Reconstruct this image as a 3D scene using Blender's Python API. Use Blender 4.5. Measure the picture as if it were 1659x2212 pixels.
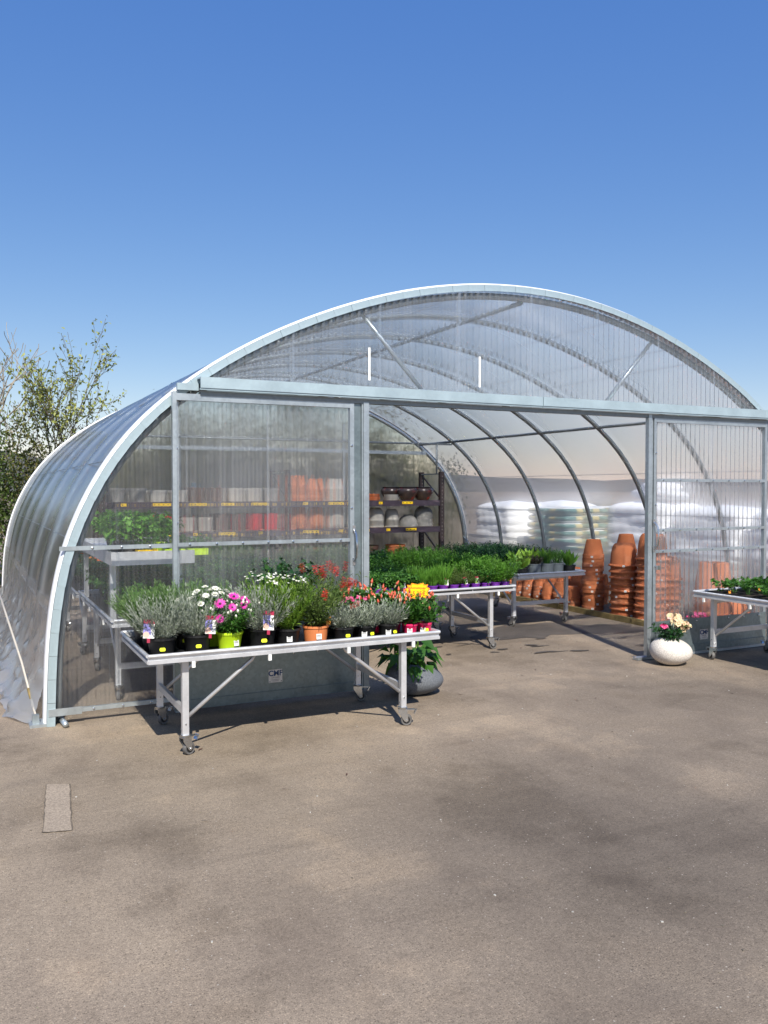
import bpy, math, random
import numpy as np
from mathutils import Vector, Matrix
R = math.radians
for o in list(bpy.data.objects): bpy.data.objects.remove(o)
SC = bpy.context.scene
COL = SC.collection
# ---------------------------------------------------------------- camera
cam_data = bpy.data.cameras.new('camera')
cam = bpy.data.objects.new('camera', cam_data); COL.objects.link(cam)
cam_data.sensor_fit = 'VERTICAL'; cam_data.sensor_height = 36.0; cam_data.sensor_width = 27.0
cam_data.lens = 36.0*1830/2212
cam_data.clip_start = .05; cam_data.clip_end = 5000
cam.location = (0, 0, 1.65)
cam.rotation_euler = (R(90)-math.atan(49/1830), 0, R(-26.3))
SC.camera = cam
# ---------------------------------------------------------------- light
SUN_EL = R(43.5); SUN_AZ = math.atan2(-.27, -.96)      # where the sun stands (x, y)
w = bpy.data.worlds.new('World'); SC.world = w; w.use_nodes = True
nt = w.node_tree
sky = nt.nodes.new('ShaderNodeTexSky'); sky.sky_type = 'NISHITA'; sky.sun_disc = False
sky.sun_elevation = SUN_EL; sky.sun_rotation = SUN_AZ
sky.altitude = 0; sky.air_density = 1.0; sky.dust_density = 0.1; sky.ozone_density = 4.5
hs = nt.nodes.new('ShaderNodeHueSaturation'); hs.inputs['Saturation'].default_value = 1.13
va = nt.nodes.new('ShaderNodeVectorMath'); va.operation = 'MULTIPLY_ADD'      # one even grade of the whole sky: soft spring haze
va.inputs[1].default_value = (.96, .70, .41); va.inputs[2].default_value = (.048, .54, 2.75)
nt.links.new(sky.outputs[0], hs.inputs['Color']); nt.links.new(hs.outputs[0], va.inputs[0]); nt.links.new(va.outputs[0], nt.nodes['Background'].inputs[0])
nt.nodes['Background'].inputs[1].default_value = 0.10
sd = bpy.data.lights.new('sun', 'SUN'); sd.energy = 4.6; sd.angle = R(.53); sd.color = (1, .95, .86)
sun = bpy.data.objects.new('sun', sd); COL.objects.link(sun); sun.location = (-3, -8, 12)
to_sun = Vector((math.sin(SUN_AZ)*math.cos(SUN_EL), math.cos(SUN_AZ)*math.cos(SUN_EL), math.sin(SUN_EL)))
sun.rotation_euler = (to_sun).to_track_quat('Z', 'Y').to_euler()
SC.view_settings.view_transform = 'Standard'; SC.view_settings.look = 'None'
SC.view_settings.exposure = 0.55; SC.view_settings.gamma = 1.0; SC.view_settings.use_curve_mapping = False
SC.render.engine = 'CYCLES'
SC.cycles.transparent_max_bounces = 24
SC.cycles.max_bounces = 10

# ---------------------------------------------------------------- material helpers
def srgb(r, g, b):
    f = lambda c: (c/255/12.92 if c/255 <= .04045 else ((c/255+.055)/1.055)**2.4)
    return (f(r), f(g), f(b), 1)
class NT:
    def __init__(s, name):
        s.m = bpy.data.materials.new(name); s.m.use_nodes = True
        s.t = s.m.node_tree; s.t.nodes.clear()
        s.out = s.t.nodes.new('ShaderNodeOutputMaterial')
    def n(s, typ, **kw):
        x = s.t.nodes.new('ShaderNode'+typ)
        for k, v in kw.items():
            if k in x.inputs: 
                s.set(x.inputs[k], v)
            else: setattr(x, k, v)
        return x
    def set(s, inp, v):
        if isinstance(v, bpy.types.NodeSocket): s.t.links.new(v, inp)
        else: inp.default_value = v
    def surf(s, sock): s.t.links.new(sock, s.out.inputs['Surface']); return s.m
    def noise(s, scale, detail=3, vec=None, rough=.5):
        x = s.n('TexNoise', Scale=scale, Detail=detail, Roughness=rough)
        if vec is not None: s.t.links.new(vec, x.inputs['Vector'])
        return x.outputs['Fac']
    def ramp(s, fac, stops):
        x = s.n('ValToRGB'); s.t.links.new(fac, x.inputs[0])
        e = x.color_ramp.elements
        while len(e) < len(stops): e.new(.5)
        for i, (p, c) in enumerate(stops): e[i].position = p; e[i].color = c
        return x.outputs[0]
    def mixc(s, fac, a, b, mode='MIX'):
        x = s.n('MixRGB', blend_type=mode)
        s.set(x.inputs[0], fac); s.set(x.inputs[1], a); s.set(x.inputs[2], b)
        return x.outputs[0]
    def math(s, op, a, b=0.0, clamp=False):
        x = s.n('Math', operation=op, use_clamp=clamp); s.set(x.inputs[0], a); s.set(x.inputs[1], b)
        return x.outputs[0]
    def coord(s, which='Object'): return s.n('TexCoord').outputs[which]
    def mapv(s, vec, scale): 
        x = s.n('Mapping'); s.t.links.new(vec, x.inputs[0]); x.inputs['Scale'].default_value = scale
        return x.outputs[0]
    def bump(s, h, strength, dist=.01):
        x = s.n('Bump', Strength=strength, Distance=dist); s.t.links.new(h, x.inputs['Height'])
        return x.outputs[0]
    def mixs(s, fac, a, b):
        x = s.n('MixShader'); s.set(x.inputs[0], fac)
        s.t.links.new(a, x.inputs[1]); s.t.links.new(b, x.inputs[2]); return x.outputs[0]

def plain(name, col, rough=.5, metal=0., var=.12, scale=12, bump=0., spec=.5, bscale=60):
    t = NT(name); c = t.coord()
    f = t.noise(scale, 4, c)
    dark = tuple(v*(1-var) for v in col[:3])+(1,); light = tuple(min(1, v*(1+var)) for v in col[:3])+(1,)
    cc = t.ramp(f, [(.3, dark), (.7, light)])
    p = t.n('BsdfPrincipled', Roughness=rough, Metallic=metal)
    p.inputs['Specular IOR Level'].default_value = spec
    t.set(p.inputs['Base Color'], cc)
    if bump: t.set(p.inputs['Normal'], t.bump(t.noise(bscale, 3, c), bump, .004))
    return t.surf(p.outputs[0])

def metal_mat(name, col, rough=.38, metal=.85, spangle=0.25, streak=.1):
    t = NT(name); c = t.coord()
    v = t.n('TexVoronoi', Scale=45.0); t.t.links.new(c, v.inputs['Vector'])
    f1 = t.math('MULTIPLY', v.outputs['Color'], spangle)
    n1 = t.noise(5, 4, c)
    f = t.math('ADD', f1, t.math('MULTIPLY', n1, .6))
    cc = t.ramp(f, [(.15, tuple(x*.75 for x in col[:3])+(1,)), (.7, tuple(min(1, x*1.12) for x in col[:3])+(1,))])
    p = t.n('BsdfPrincipled', Metallic=metal)
    t.set(p.inputs['Base Color'], cc)
    t.set(p.inputs['Roughness'], t.math('ADD', t.math('MULTIPLY', n1, .25), rough-.12))
    t.set(p.inputs['Normal'], t.bump(t.noise(30, 3, c), streak, .002))
    return t.surf(p.outputs[0])

def leaf_mat(name, c1, c2, c3=None, trans=.3, rough=.5):
    """foliage: each leaf has its own tone; light shines through a little"""
    t = NT(name)
    g = t.n('NewGeometry'); oi = t.n('ObjectInfo')
    stops = [(0, c1), (.55, c2), (1, c3 or c2)]
    cc = t.ramp(g.outputs['Random Per Island'], stops)
    hv = t.n('HueSaturation', Hue=.5, Saturation=1.0)
    t.set(hv.inputs['Value'], t.math('ADD', t.math('MULTIPLY', oi.outputs['Random'], .35), .83))
    t.set(hv.inputs['Color'], cc)
    p = t.n('BsdfPrincipled', Roughness=rough); p.inputs['Specular IOR Level'].default_value = .35
    t.set(p.inputs['Base Color'], hv.outputs[0])
    tr = t.n('BsdfTranslucent')
    t.set(tr.inputs[0], t.mixc(.5, hv.outputs[0], (.35, .5, .05, 1), 'MULTIPLY') if False else hv.outputs[0])
    return t.surf(t.mixs(trans, p.outputs[0], tr.outputs[0]))

def sheet_mat(name, clear=.5,  refr=.3, veil=.12, ior=1.07, tint=(.93, .96, .98, 1), gl_rough=.15, dirt=.1, streak=(60, 60, .6), fres=1.35, blur=.03, milkc=.78):
    """clear plastic: straight-through, bent light from the corrugation, milky veil, gloss"""
    t = NT(name); c = t.coord()
    tr = t.n('BsdfTransparent'); tr.inputs[0].default_value = tint
    rf = t.n('BsdfRefraction', Roughness=blur, IOR=ior); rf.inputs[0].default_value = tint
    base = tr.outputs[0]
    if refr > 0: base = t.mixs(refr/(refr+clear), base, rf.outputs[0])
    df = t.n('BsdfDiffuse'); df.inputs[0].default_value = (milkc, milkc*1.02, milkc*1.05, 1)
    tl = t.n('BsdfTranslucent'); tl.inputs[0].default_value = (milkc, milkc*1.02, milkc*1.07, 1)
    milk = t.mixs(.5, df.outputs[0], tl.outputs[0])
    n1 = t.noise(1.0, 4, t.mapv(c, streak)); n2 = t.noise(1.3, 4, c)
    d = t.math('MULTIPLY', t.math('ADD', t.math('SUBTRACT', n1, .5), t.math('SUBTRACT', n2, .45)), dirt*2)
    fac = t.math('ADD', d, veil, True)
    base = t.mixs(fac, base, milk)
    gl = t.n('BsdfGlossy', Roughness=gl_rough); gl.inputs[0].default_value = (1, 1, 1, 1)
    lw = t.n('LayerWeight', Blend=.5)                      # Schlick curve, the same from both sides
    f0 = ((fres-1)/(fres+1))**2
    fr = t.math('ADD', t.math('MULTIPLY', t.math('POWER', lw.outputs['Facing'], 4.0), .8*(1-f0)), f0)
    return t.surf(t.mixs(fr, base, gl.outputs[0]))

M = {}
M['galv'] = metal_mat('galvanised_steel', (.50, .55, .57), .42, .8)
M['galv_dark'] = metal_mat('weathered_galvanised_tube', (.27, .30, .31), .5, .6, .2)
M['trim'] = metal_mat('pale_folded_trim', (.46, .57, .61), .42, .45, .1, .05)
M['kick'] = metal_mat('galvanised_plate', (.24, .29, .30), .42, .8, .35, .15)
M['alu'] = metal_mat('mill_aluminium', (.74, .74, .75), .42, .6, .15, .08)
M['zinc'] = metal_mat('bright_zinc', (.62, .64, .66), .25, .95, .1, .05)
M['white_plastic'] = plain('white_plastic', (.8, .8, .77), .4, 0, .04)
M['black_plastic'] = plain('black_plastic', (.012, .012, .013), .42, 0, .3, 8)
M['tray_black'] = plain('black_tray_mat', (.02, .021, .024), .6, 0, .5, 30, .3)
M['rubber'] = plain('grey_rubber', (.11, .105, .1), .7, 0, .3, 20)
M['soil'] = plain('potting_soil', (.035, .022, .014), .95, 0, .6, 60, .6)
M['lime'] = plain('lime_green_plastic', (.50, .72, .02), .35, 0, .05)
M['pink'] = plain('hot_pink_plastic', (.75, .02, .12), .35, 0, .06)
M['purple'] = plain('purple_plastic', (.13, .02, .27), .4, 0, .15)
M['orange_pot'] = plain('orange_plastic', (.62, .20, .07), .45, 0, .08)
M['yellow_plastic'] = plain('yellow_plastic', (.8, .52, .02), .4, 0, .06)
M['grey_plastic'] = plain('slate_grey_plastic', (.13, .15, .165), .5, 0, .12)
M['sticker_yellow'] = plain('fluorescent_yellow_paper', (.82, .88, .02), .6, 0, .03)
M['sticker_white'] = plain('white_paper', (.78, .78, .76), .6, 0, .03)
M['ink'] = plain('black_ink', (.03, .03, .035), .6, 0, .1)
M['grey_ink'] = plain('grey_ink', (.3, .3, .33), .6, 0, .1)
M['maroon'] = plain('maroon_print', (.3, .008, .04), .5, 0, .15, 40)
M['violet_print'] = plain('violet_picture_print', (.22, .2, .5), .5, 0, .5, 90)
M['green_print'] = plain('green_picture_print', (.2, .4, .16), .5, 0, .6, 110)
M['orange_print'] = plain('orange_print', (.85, .30, .04), .5, 0, .3, 60)
M['sign_orange'] = plain('orange_card', (.95, .30, .01), .55, 0, .03)
M['sign_yellow'] = plain('yellow_card', (.98, .62, .0), .55, 0, .03)
M['red_ink'] = plain('red_marker_ink', (.55, .06, .01), .6, 0, .1)
M['logo_blue'] = plain('blue_logo_print', (.005, .06, .2), .4, 0, .2)
M['rack'] = plain('dark_brown_rack_paint', (.032, .02, .02), .45, 0, .25, 10)
M['rack_beam'] = plain('violet_brown_beam_paint', (.05, .036, .05), .4, 0, .2, 10)
M['rack_blue'] = plain('blue_post_paint', (.03, .10, .16), .5, 0, .2)
M['stone_grey'] = plain('pale_grey_fibre_clay', (.42, .40, .36), .9, 0, .25, 5, .3)
M['stone_mid'] = plain('grey_fibre_clay', (.23, .225, .21), .9, 0, .3, 5, .3)
M['beige'] = plain('beige_glazed_clay', (.46, .42, .36), .7, 0, .12, 5)
M['brown_clay'] = plain('dark_brown_clay', (.09, .045, .03), .6, 0, .3, 6)
M['red_gloss'] = plain('red_glazed_plastic', (.55, .01, .02), .3, 0, .1)
M['bag_white'] = plain('white_bag_film', (.84, .84, .84), .65, 0, .05, 4, .4, .5, 14)
M['bag_green'] = plain('green_bag_print', (.13, .23, .21), .35, 0, .3, 9, .4, .5, 14)
M['bag_yellow'] = plain('yellow_bag_print', (.62, .50, .24), .35, 0, .1, 9)
M['timber'] = plain('mossy_timber', (.22, .16, .06), .9, 0, .4, 9, .5)
M['pallet_wood'] = plain('pallet_wood', (.38, .28, .17), .85, 0, .25, 9, .3)
M['white_edge'] = plain('white_film_edge', (.8, .8, .8), .35, 0, .05, 4)
M['bark'] = plain('grey_brown_bark', (.12, .095, .07), .9, 0, .4, 14, .5)
M['pale_bark'] = plain('pale_bark', (.30, .26, .20), .9, 0, .3, 14, .5)
M['film'] = sheet_mat('tunnel_film', .44, .38, .16, 1.06, (.95, .955, .965, 1), .16, .14, (.6, .6, 3), 1.55, .6, .74)
M['film_low'] = sheet_mat('dull_skirt_film', .30, .22, .40, 1.05, (.88, .87, .83, 1), .2, .2, (2, 2, 2), 1.5, .4, .65)
M['film_back'] = sheet_mat('back_wall_film', .2, .5, .14, 1.08, (.72, .71, .64, 1), .3, .12, (2, 2, .5), 1.4, .5, .5)
M['sheet'] = sheet_mat('corrugated_polycarbonate', .55, .34, .11, 1.065, (.95, .965, .98, 1), .24, .12, (14, 14, .25), 1.85, .03, .8)
M['sheet_clear'] = sheet_mat('clean_corrugated_polycarbonate', .70, .14, .06, 1.08, (.93, .945, .96, 1), .25, .05, (14, 14, .25), 1.5, .02, .7)

def terracotta(name, col, dust):
    t = NT(name); c = t.coord(); oi = t.n('ObjectInfo')
    f = t.noise(3.5, 5, c, .6)
    cc = t.ramp(f, [(.28, tuple(x*.72 for x in col)+(1,)), (.55, col+(1,)), (.75, dust+(1,))])
    hv = t.n('HueSaturation', Hue=.5); t.set(hv.inputs['Color'], cc)
    t.set(hv.inputs['Value'], t.math('ADD', t.math('MULTIPLY', oi.outputs['Random'], .4), .78))
    p = t.n('BsdfPrincipled', Roughness=1.0); t.set(p.inputs['Base Color'], hv.outputs[0])
    p.inputs['Specular IOR Level'].default_value = .08
    t.set(p.inputs['Normal'], t.bump(t.noise(70, 3, c), .25, .003))
    return t.surf(p.outputs[0])
M['terracotta'] = terracotta('terracotta_clay', (.50, .165, .072), (.56, .27, .165))

def stone(name, col, sc, strength):
    t = NT(name); c = t.coord()
    f = t.noise(sc, 2, c); g = t.noise(4, 4, c)
    cc = t.mixc(t.ramp(f, [(.35, (0, 0, 0, 1)), (.65, (1, 1, 1, 1))]), tuple(x*.7 for x in col)+(1,), tuple(min(1, x*1.15) for x in col)+(1,))
    cc = t.mixc(.25, cc, t.ramp(g, [(.3, (.5, .5, .5, 1)), (.7, (1, 1, 1, 1))]), 'MULTIPLY')
    p = t.n('BsdfPrincipled', Roughness=.9); t.set(p.inputs['Base Color'], cc)
    t.set(p.inputs['Normal'], t.bump(f, strength, .004))
    return t.surf(p.outputs[0])
M['pebble_grey'] = stone('grey_stone_planter', (.13, .14, .155), 130, .5)
M['pebble_white'] = stone('white_stone_planter', (.72, .66, .59), 130, .6)

def glazed():
    t = NT('dark_glaze_with_red_runs'); c = t.coord()
    f = t.noise(5.5, 4, c, .6)
    cc = t.ramp(f, [(.50, (.045, .032, .03, 1)), (.60, (.07, .02, .02, 1)), (.68, (.38, .012, .012, 1))])
    p = t.n('BsdfPrincipled', Roughness=.2); t.set(p.inputs['Base Color'], cc)
    return t.surf(p.outputs[0])
M['glazed'] = glazed()

def ground_mat():
    t = NT('dusty_asphalt'); c = t.coord()
    big = t.noise(.45, 5, c, .6); mid = t.noise(2.2, 5, t.mapv(c, (1, .55, 1)), .6); fine = t.noise(75, 4, c, .8)
    cc = t.ramp(big, [(.30, (.190, .152, .116, 1)), (.5, (.262, .209, .157, 1)), (.68, (.335, .268, .198, 1))])
    # pale dust trodden in before the doors, greyer bare tarmac elsewhere
    wob = t.n('MixRGB', blend_type='ADD'); wob.inputs[0].default_value = 1.4
    ns = t.n('TexNoise', Scale=.9, Detail=4.0); t.t.links.new(c, ns.inputs['Vector']); t.t.links.new(c, wob.inputs[1]); t.t.links.new(ns.outputs['Color'], wob.inputs[2])
    def patch(x, y, r0, r1):
        d = t.n('VectorMath', operation='DISTANCE'); t.t.links.new(wob.outputs[0], d.inputs[0]); d.inputs[1].default_value = (x+.7, y+.7, .7)
        return t.ramp(t.math('DIVIDE', d.outputs['Value'], r1), [(r0/r1, (1, 1, 1, 1)), (1, (0, 0, 0, 1))])
    cc = t.mixc(t.math('MULTIPLY', patch(2.9, 2.6, .3, 2.4), .7), cc, (.118, .097, .078, 1))
    cc = t.mixc(t.math('MULTIPLY', patch(5.4, 4.2, .4, 2.2), .55), cc, (.135, .11, .088, 1))
    cc = t.mixc(t.math('MULTIPLY', patch(.9, 4.6, .3, 1.9), .5), cc, (.30, .24, .165, 1))
    cc = t.mixc(.55, cc, t.ramp(mid, [(.3, (.62, .60, .60, 1)), (.52, (1, 1, 1, 1)), (.75, (1.0, .97, .92, 1))]), 'MULTIPLY')
    # aggregate: fine grains light and dark, coarser where the dust has worn off
    f2 = t.noise(190, 2, c, .6); f3 = t.noise(28, 3, c, .75)
    gr = t.math('ADD', t.math('MULTIPLY', fine, .5), t.math('MULTIPLY', f2, .5))
    cc = t.mixc(t.math('ADD', t.math('MULTIPLY', mid, .5), .6, True), cc, t.ramp(gr, [(.36, (.16, .155, .15, 1)), (.46, (.9, .9, .9, 1)), (.54, (1, 1, 1, 1)), (.64, (1.75, 1.72, 1.68, 1))]), 'MULTIPLY')
    cc = t.mixc(.3, cc, t.ramp(f3, [(.36, (.66, .65, .64, 1)), (.5, (1, 1, 1, 1)), (.64, (1.28, 1.27, 1.25, 1))]), 'MULTIPLY')
    # worn and dusty blotches with ragged edges
    bl = t.noise(.95, 7, c, .62)
    cc = t.mixc(.85, cc, t.ramp(bl, [(.38, (.70, .69, .68, 1)), (.46, (.95, .95, .95, 1)), (.56, (1, 1, 1, 1)), (.62, (1.22, 1.2, 1.16, 1))]), 'MULTIPLY')
    v = t.n('TexVoronoi', Scale=38.0); t.t.links.new(c, v.inputs['Vector'])
    chips = t.ramp(v.outputs['Distance'], [(.07, (1, 1, 1, 1)), (.16, (0, 0, 0, 1))])
    pick = t.ramp(t.n('SeparateColor', Color=v.outputs['Color']).outputs[0], [(.78, (0, 0, 0, 1)), (.80, (1, 1, 1, 1))])
    cc = t.mixc(t.math('MULTIPLY', chips, pick), cc, (.42, .37, .31, 1))
    # long faint drag marks
    sm = t.n('Mapping'); t.t.links.new(c, sm.inputs[0]); sm.inputs['Rotation'].default_value = (0, 0, -.45); sm.inputs['Scale'].default_value = (.5, 4.5, 1)
    st = t.noise(1.0, 4, sm.outputs[0], .55)
    cc = t.mixc(.35, cc, t.ramp(st, [(.34, (.72, .71, .70, 1)), (.46, (1, 1, 1, 1)), (.60, (1, 1, 1, 1)), (.72, (1.18, 1.17, 1.14, 1))]), 'MULTIPLY')
    # damp tyre-dark patches
    pt = t.noise(.8, 3, t.mapv(c, (1, 1.9, 1)), .5)
    cc = t.mixc(t.ramp(pt, [(.62, (0, 0, 0, 1)), (.74, (.25, .25, .25, 1))]), cc, (.07, .06, .054, 1))
    p = t.n('BsdfPrincipled', Roughness=.88); t.set(p.inputs['Base Color'], cc)
    p.inputs['Specular IOR Level'].default_value = .3
    h = t.math('ADD', t.math('MULTIPLY', fine, .6), t.noise(160, 2, c))
    t.set(p.inputs['Normal'], t.bump(h, .35, .006))
    return t.surf(p.outputs[0])
M['ground'] = ground_mat()
def stain_mat():
    t = NT('wet_stain'); c = t.coord()
    f = t.noise(1.5, 5, c, .65)
    p = t.n('BsdfPrincipled', Roughness=.75); t.set(p.inputs['Base Color'], t.ramp(f, [(.35, (.05, .042, .036, 1)), (.65, (.10, .083, .07, 1))]))
    t.set(p.inputs['Normal'], t.bump(t.noise(150, 3, c), .4, .005))
    return t.surf(p.outputs[0])
M['stain'] = stain_mat()
M['seam'] = plain('worn_seam', (.135, .108, .08), .95, 0, .4, 60)
M['gravel'] = plain('gritty_strip', (.17, .145, .11), .95, 0, .5, 40, .8)
def hill_mat():
    t = NT('bare_woodland'); c = t.coord()
    f = t.noise(.05, 6, c, .7)
    p = t.n('BsdfPrincipled', Roughness=1); t.set(p.inputs['Base Color'], t.ramp(f, [(.3, (.06, .062, .06, 1)), (.7, (.12, .115, .10, 1))]))
    return t.surf(p.outputs[0])
M['hill'] = hill_mat()
g = lambda *a: srgb(*a)
M['lavender'] = leaf_mat('grey_lavender_leaves', (.17, .21, .14, 1), (.29, .33, .25, 1), (.46, .49, .42, 1), .2)
M['lavender_green'] = leaf_mat('green_lavender_leaves', (.06, .13, .03, 1), (.10, .19, .05, 1), (.17, .24, .10, 1), .25)
M['leaf_mid'] = leaf_mat('mid_green_leaves', (.025, .09, .012, 1), (.05, .15, .02, 1), (.09, .21, .03, 1), .3)
M['leaf_dark'] = leaf_mat('dark_green_leaves', (.012, .045, .012, 1), (.02, .075, .018, 1), (.04, .11, .025, 1), .2, .4)
M['leaf_lime'] = leaf_mat('yellow_green_leaves', (.10, .22, .02, 1), (.17, .32, .03, 1), (.28, .42, .06, 1), .35)
M['leaf_light'] = leaf_mat('light_green_leaves', (.06, .17, .015, 1), (.10, .26, .025, 1), (.16, .33, .05, 1), .35)
M['leaf_olive'] = leaf_mat('olive_green_leaves', (.06, .10, .02, 1), (.09, .15, .03, 1), (.15, .21, .05, 1), .3)
M['leaf_spring'] = leaf_mat('fresh_spring_leaves', (.19, .22, .05, 1), (.27, .30, .07, 1), (.36, .37, .12, 1), .3)
M['leaf_thicket'] = leaf_mat('thicket_leaves', (.035, .05, .012, 1), (.075, .09, .02, 1), (.14, .12, .035, 1), .25)
M['leaf_red'] = leaf_mat('purplish_leaves', (.03, .035, .02, 1), (.05, .05, .03, 1), (.08, .05, .04, 1), .2)
M['petal_magenta'] = leaf_mat('magenta_petals', (.45, .01, .22, 1), (.6, .02, .3, 1), (.7, .08, .4, 1), .2)
M['petal_white'] = leaf_mat('cream_white_petals', (.72, .70, .52, 1), (.82, .81, .70, 1), (.85, .85, .8, 1), .2)
M['petal_red'] = leaf_mat('red_petals', (.45, .01, .01, 1), (.62, .03, .02, 1), (.7, .08, .05, 1), .2)
M['petal_coral'] = leaf_mat('red_bud_petals', (.6, .02, .03, 1), (.7, .05, .05, 1), (.75, .25, .12, 1), .2)
M['petal_cream'] = leaf_mat('cream_pink_petals', (.82, .62, .40, 1), (.85, .72, .42, 1), (.85, .55, .48, 1), .25)
M['petal_pink'] = leaf_mat('pink_petals', (.7, .03, .15, 1), (.75, .08, .25, 1), (.7, .2, .35, 1), .2)
M['petal_orange'] = leaf_mat('orange_petals', (.8, .12, .01, 1), (.85, .2, .01, 1), (.85, .35, .02, 1), .2)
M['stem_green'] = plain('green_stems', (.07, .12, .03), .6, 0, .2)

# ---------------------------------------------------------------- mesh helpers
class MB:
    def __init__(s): s.v = []; s.f = []; s.mi = []; s.cur = 0
    def add(s, vs, fs):
        o = len(s.v); s.v += [tuple(x) for x in vs]; s.f += [tuple(i+o for i in f) for f in fs]; s.mi += [s.cur]*len(fs)
        return s
    def box(s, c, size, rz=0, M4=None):
        x, y, z = (d/2 for d in size); vs = []
        for dz in (-z, z):
            for dx, dy in ((-x, -y), (x, -y), (x, y), (-x, y)):
                v = Vector((dx, dy, dz))
                if M4 is not None: v = M4 @ v
                elif rz: v = Matrix.Rotation(rz, 3, 'Z') @ v
                vs.append(Vector(c)+v)
        return s.add(vs, [(3, 2, 1, 0), (4, 5, 6, 7), (0, 1, 5, 4), (1, 2, 6, 5), (2, 3, 7, 6), (3, 0, 4, 7)])
    def bbox(s, x0, x1, y0, y1, z0, z1): return s.box(((x0+x1)/2, (y0+y1)/2, (z0+z1)/2), (x1-x0, y1-y0, z1-z0))
    def tube(s, pts, r, n=8, cap=True, closed=False):
        pts = [Vector(p) for p in pts]; rings = []
        rs = r if isinstance(r, (list, tuple)) else [r]*len(pts)
        o = len(s.v); up = None
        for i, p in enumerate(pts):
            a = pts[max(i-1, 0)]; b = pts[min(i+1, len(pts)-1)]; d = (b-a).normalized()
            if up is None: up = Vector((0, 0, 1)) if abs(d.z) < .9 else Vector((1, 0, 0))
            x = d.cross(up).normalized(); y = x.cross(d).normalized(); up = y
            for k in range(n):
                t = 2*math.pi*k/n + math.pi/n
                s.v.append(tuple(p+x*math.cos(t)*rs[i]+y*math.sin(t)*rs[i]))
        for i in range(len(pts)-1):
            for k in range(n):
                k2 = (k+1) % n
                s.f.append((o+i*n+k, o+i*n+k2, o+(i+1)*n+k2, o+(i+1)*n+k)); s.mi.append(s.cur)
        if cap:
            s.f.append(tuple(o+k for k in range(n))[::-1]); s.mi.append(s.cur)
            s.f.append(tuple(o+(len(pts)-1)*n+k for k in range(n))); s.mi.append(s.cur)
        return s
    def bar(s, p0, p1, wdt, hgt):
        p0 = Vector(p0); p1 = Vector(p1); d = (p1-p0); L = d.length
        q = d.to_track_quat('X', 'Z').to_matrix()
        return s.box((p0+p1)/2, (L, wdt, hgt), M4=q)
    def lathe(s, prof, n=28, c=(0, 0, 0)):
        o = len(s.v)
        for r, z in prof:
            for k in range(n):
                t = 2*math.pi*k/n; s.v.append((c[0]+r*math.cos(t), c[1]+r*math.sin(t), c[2]+z))
        for i in range(len(prof)-1):
            for k in range(n):
                k2 = (k+1) % n
                s.f.append((o+i*n+k, o+i*n+k2, o+(i+1)*n+k2, o+(i+1)*n+k)); s.mi.append(s.cur)
        return s
    def mesh(s, name, mats, smooth=False):
        me = bpy.data.meshes.new(name); me.from_pydata(s.v, [], s.f)
        mats = mats if isinstance(mats, (list, tuple)) else [mats]
        for m in mats: me.materials.append(M[m] if isinstance(m, str) else m)
        if len(mats) > 1: me.polygons.foreach_set('material_index', s.mi)
        if smooth:
            me.polygons.foreach_set('use_smooth', [True]*len(me.polygons))
            if smooth == 'auto': me.set_sharp_from_angle(angle=R(40))
        me.update(); return me
    def build(s, name, mats, parent=None, smooth=False):
        return obj(name, s.mesh(name, mats, smooth), parent)
def obj(name, me, parent=None, loc=None, rot=None):
    o = bpy.data.objects.new(name, me); COL.objects.link(o)
    if parent is not None: o.parent = parent
    if loc is not None: o.location = loc
    if rot is not None: o.rotation_euler = rot
    return o
def tag(o, label=None, cat=None, group=None, kind=None):
    for k, v in (('label', label), ('category', cat), ('group', group), ('kind', kind)):
        if v: o[k] = v
    return o
def thing(name, label, cat, loc=(0, 0, 0), rz=0, group=None):
    return tag(obj(name, None, None, loc, (0, 0, rz)), label, cat, group)
def dup(root, loc, rz=0, label=None, scale=1, group=None, rot=None):
    r = root.copy(); COL.objects.link(r); r.location = loc; r.rotation_euler = rot or (0, 0, rz); r.scale = (scale,)*3
    if label: r['label'] = label
    if group: r['group'] = group
    for ch in root.children:
        c = ch.copy(); COL.objects.link(c); c.parent = r
        for gch in ch.children:
            d = gch.copy(); COL.objects.link(d); d.parent = c
    return r
def text_mesh(body, size, mat, extr=.0006, bold=.0):
    cu = bpy.data.curves.new('lettering', 'FONT'); cu.body = body; cu.size = size; cu.extrude = extr; cu.offset = size*bold
    cu.align_x = 'CENTER'; cu.align_y = 'CENTER'
    o = bpy.data.objects.new('lettering', cu); COL.objects.link(o)
    bpy.context.view_layer.update()
    me = bpy.data.meshes.new_from_object(o.evaluated_get(bpy.context.evaluated_depsgraph_get()))
    bpy.data.objects.remove(o); me.materials.clear(); me.materials.append(M[mat]); return me

ORD = ['first', 'second', 'third', 'fourth', 'fifth', 'sixth', 'seventh', 'eighth', 'ninth', 'tenth', 'eleventh', 'twelfth', 'thirteenth', 'fourteenth', 'fifteenth', 'sixteenth', 'seventeenth', 'eighteenth', 'nineteenth', 'twentieth']
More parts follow.
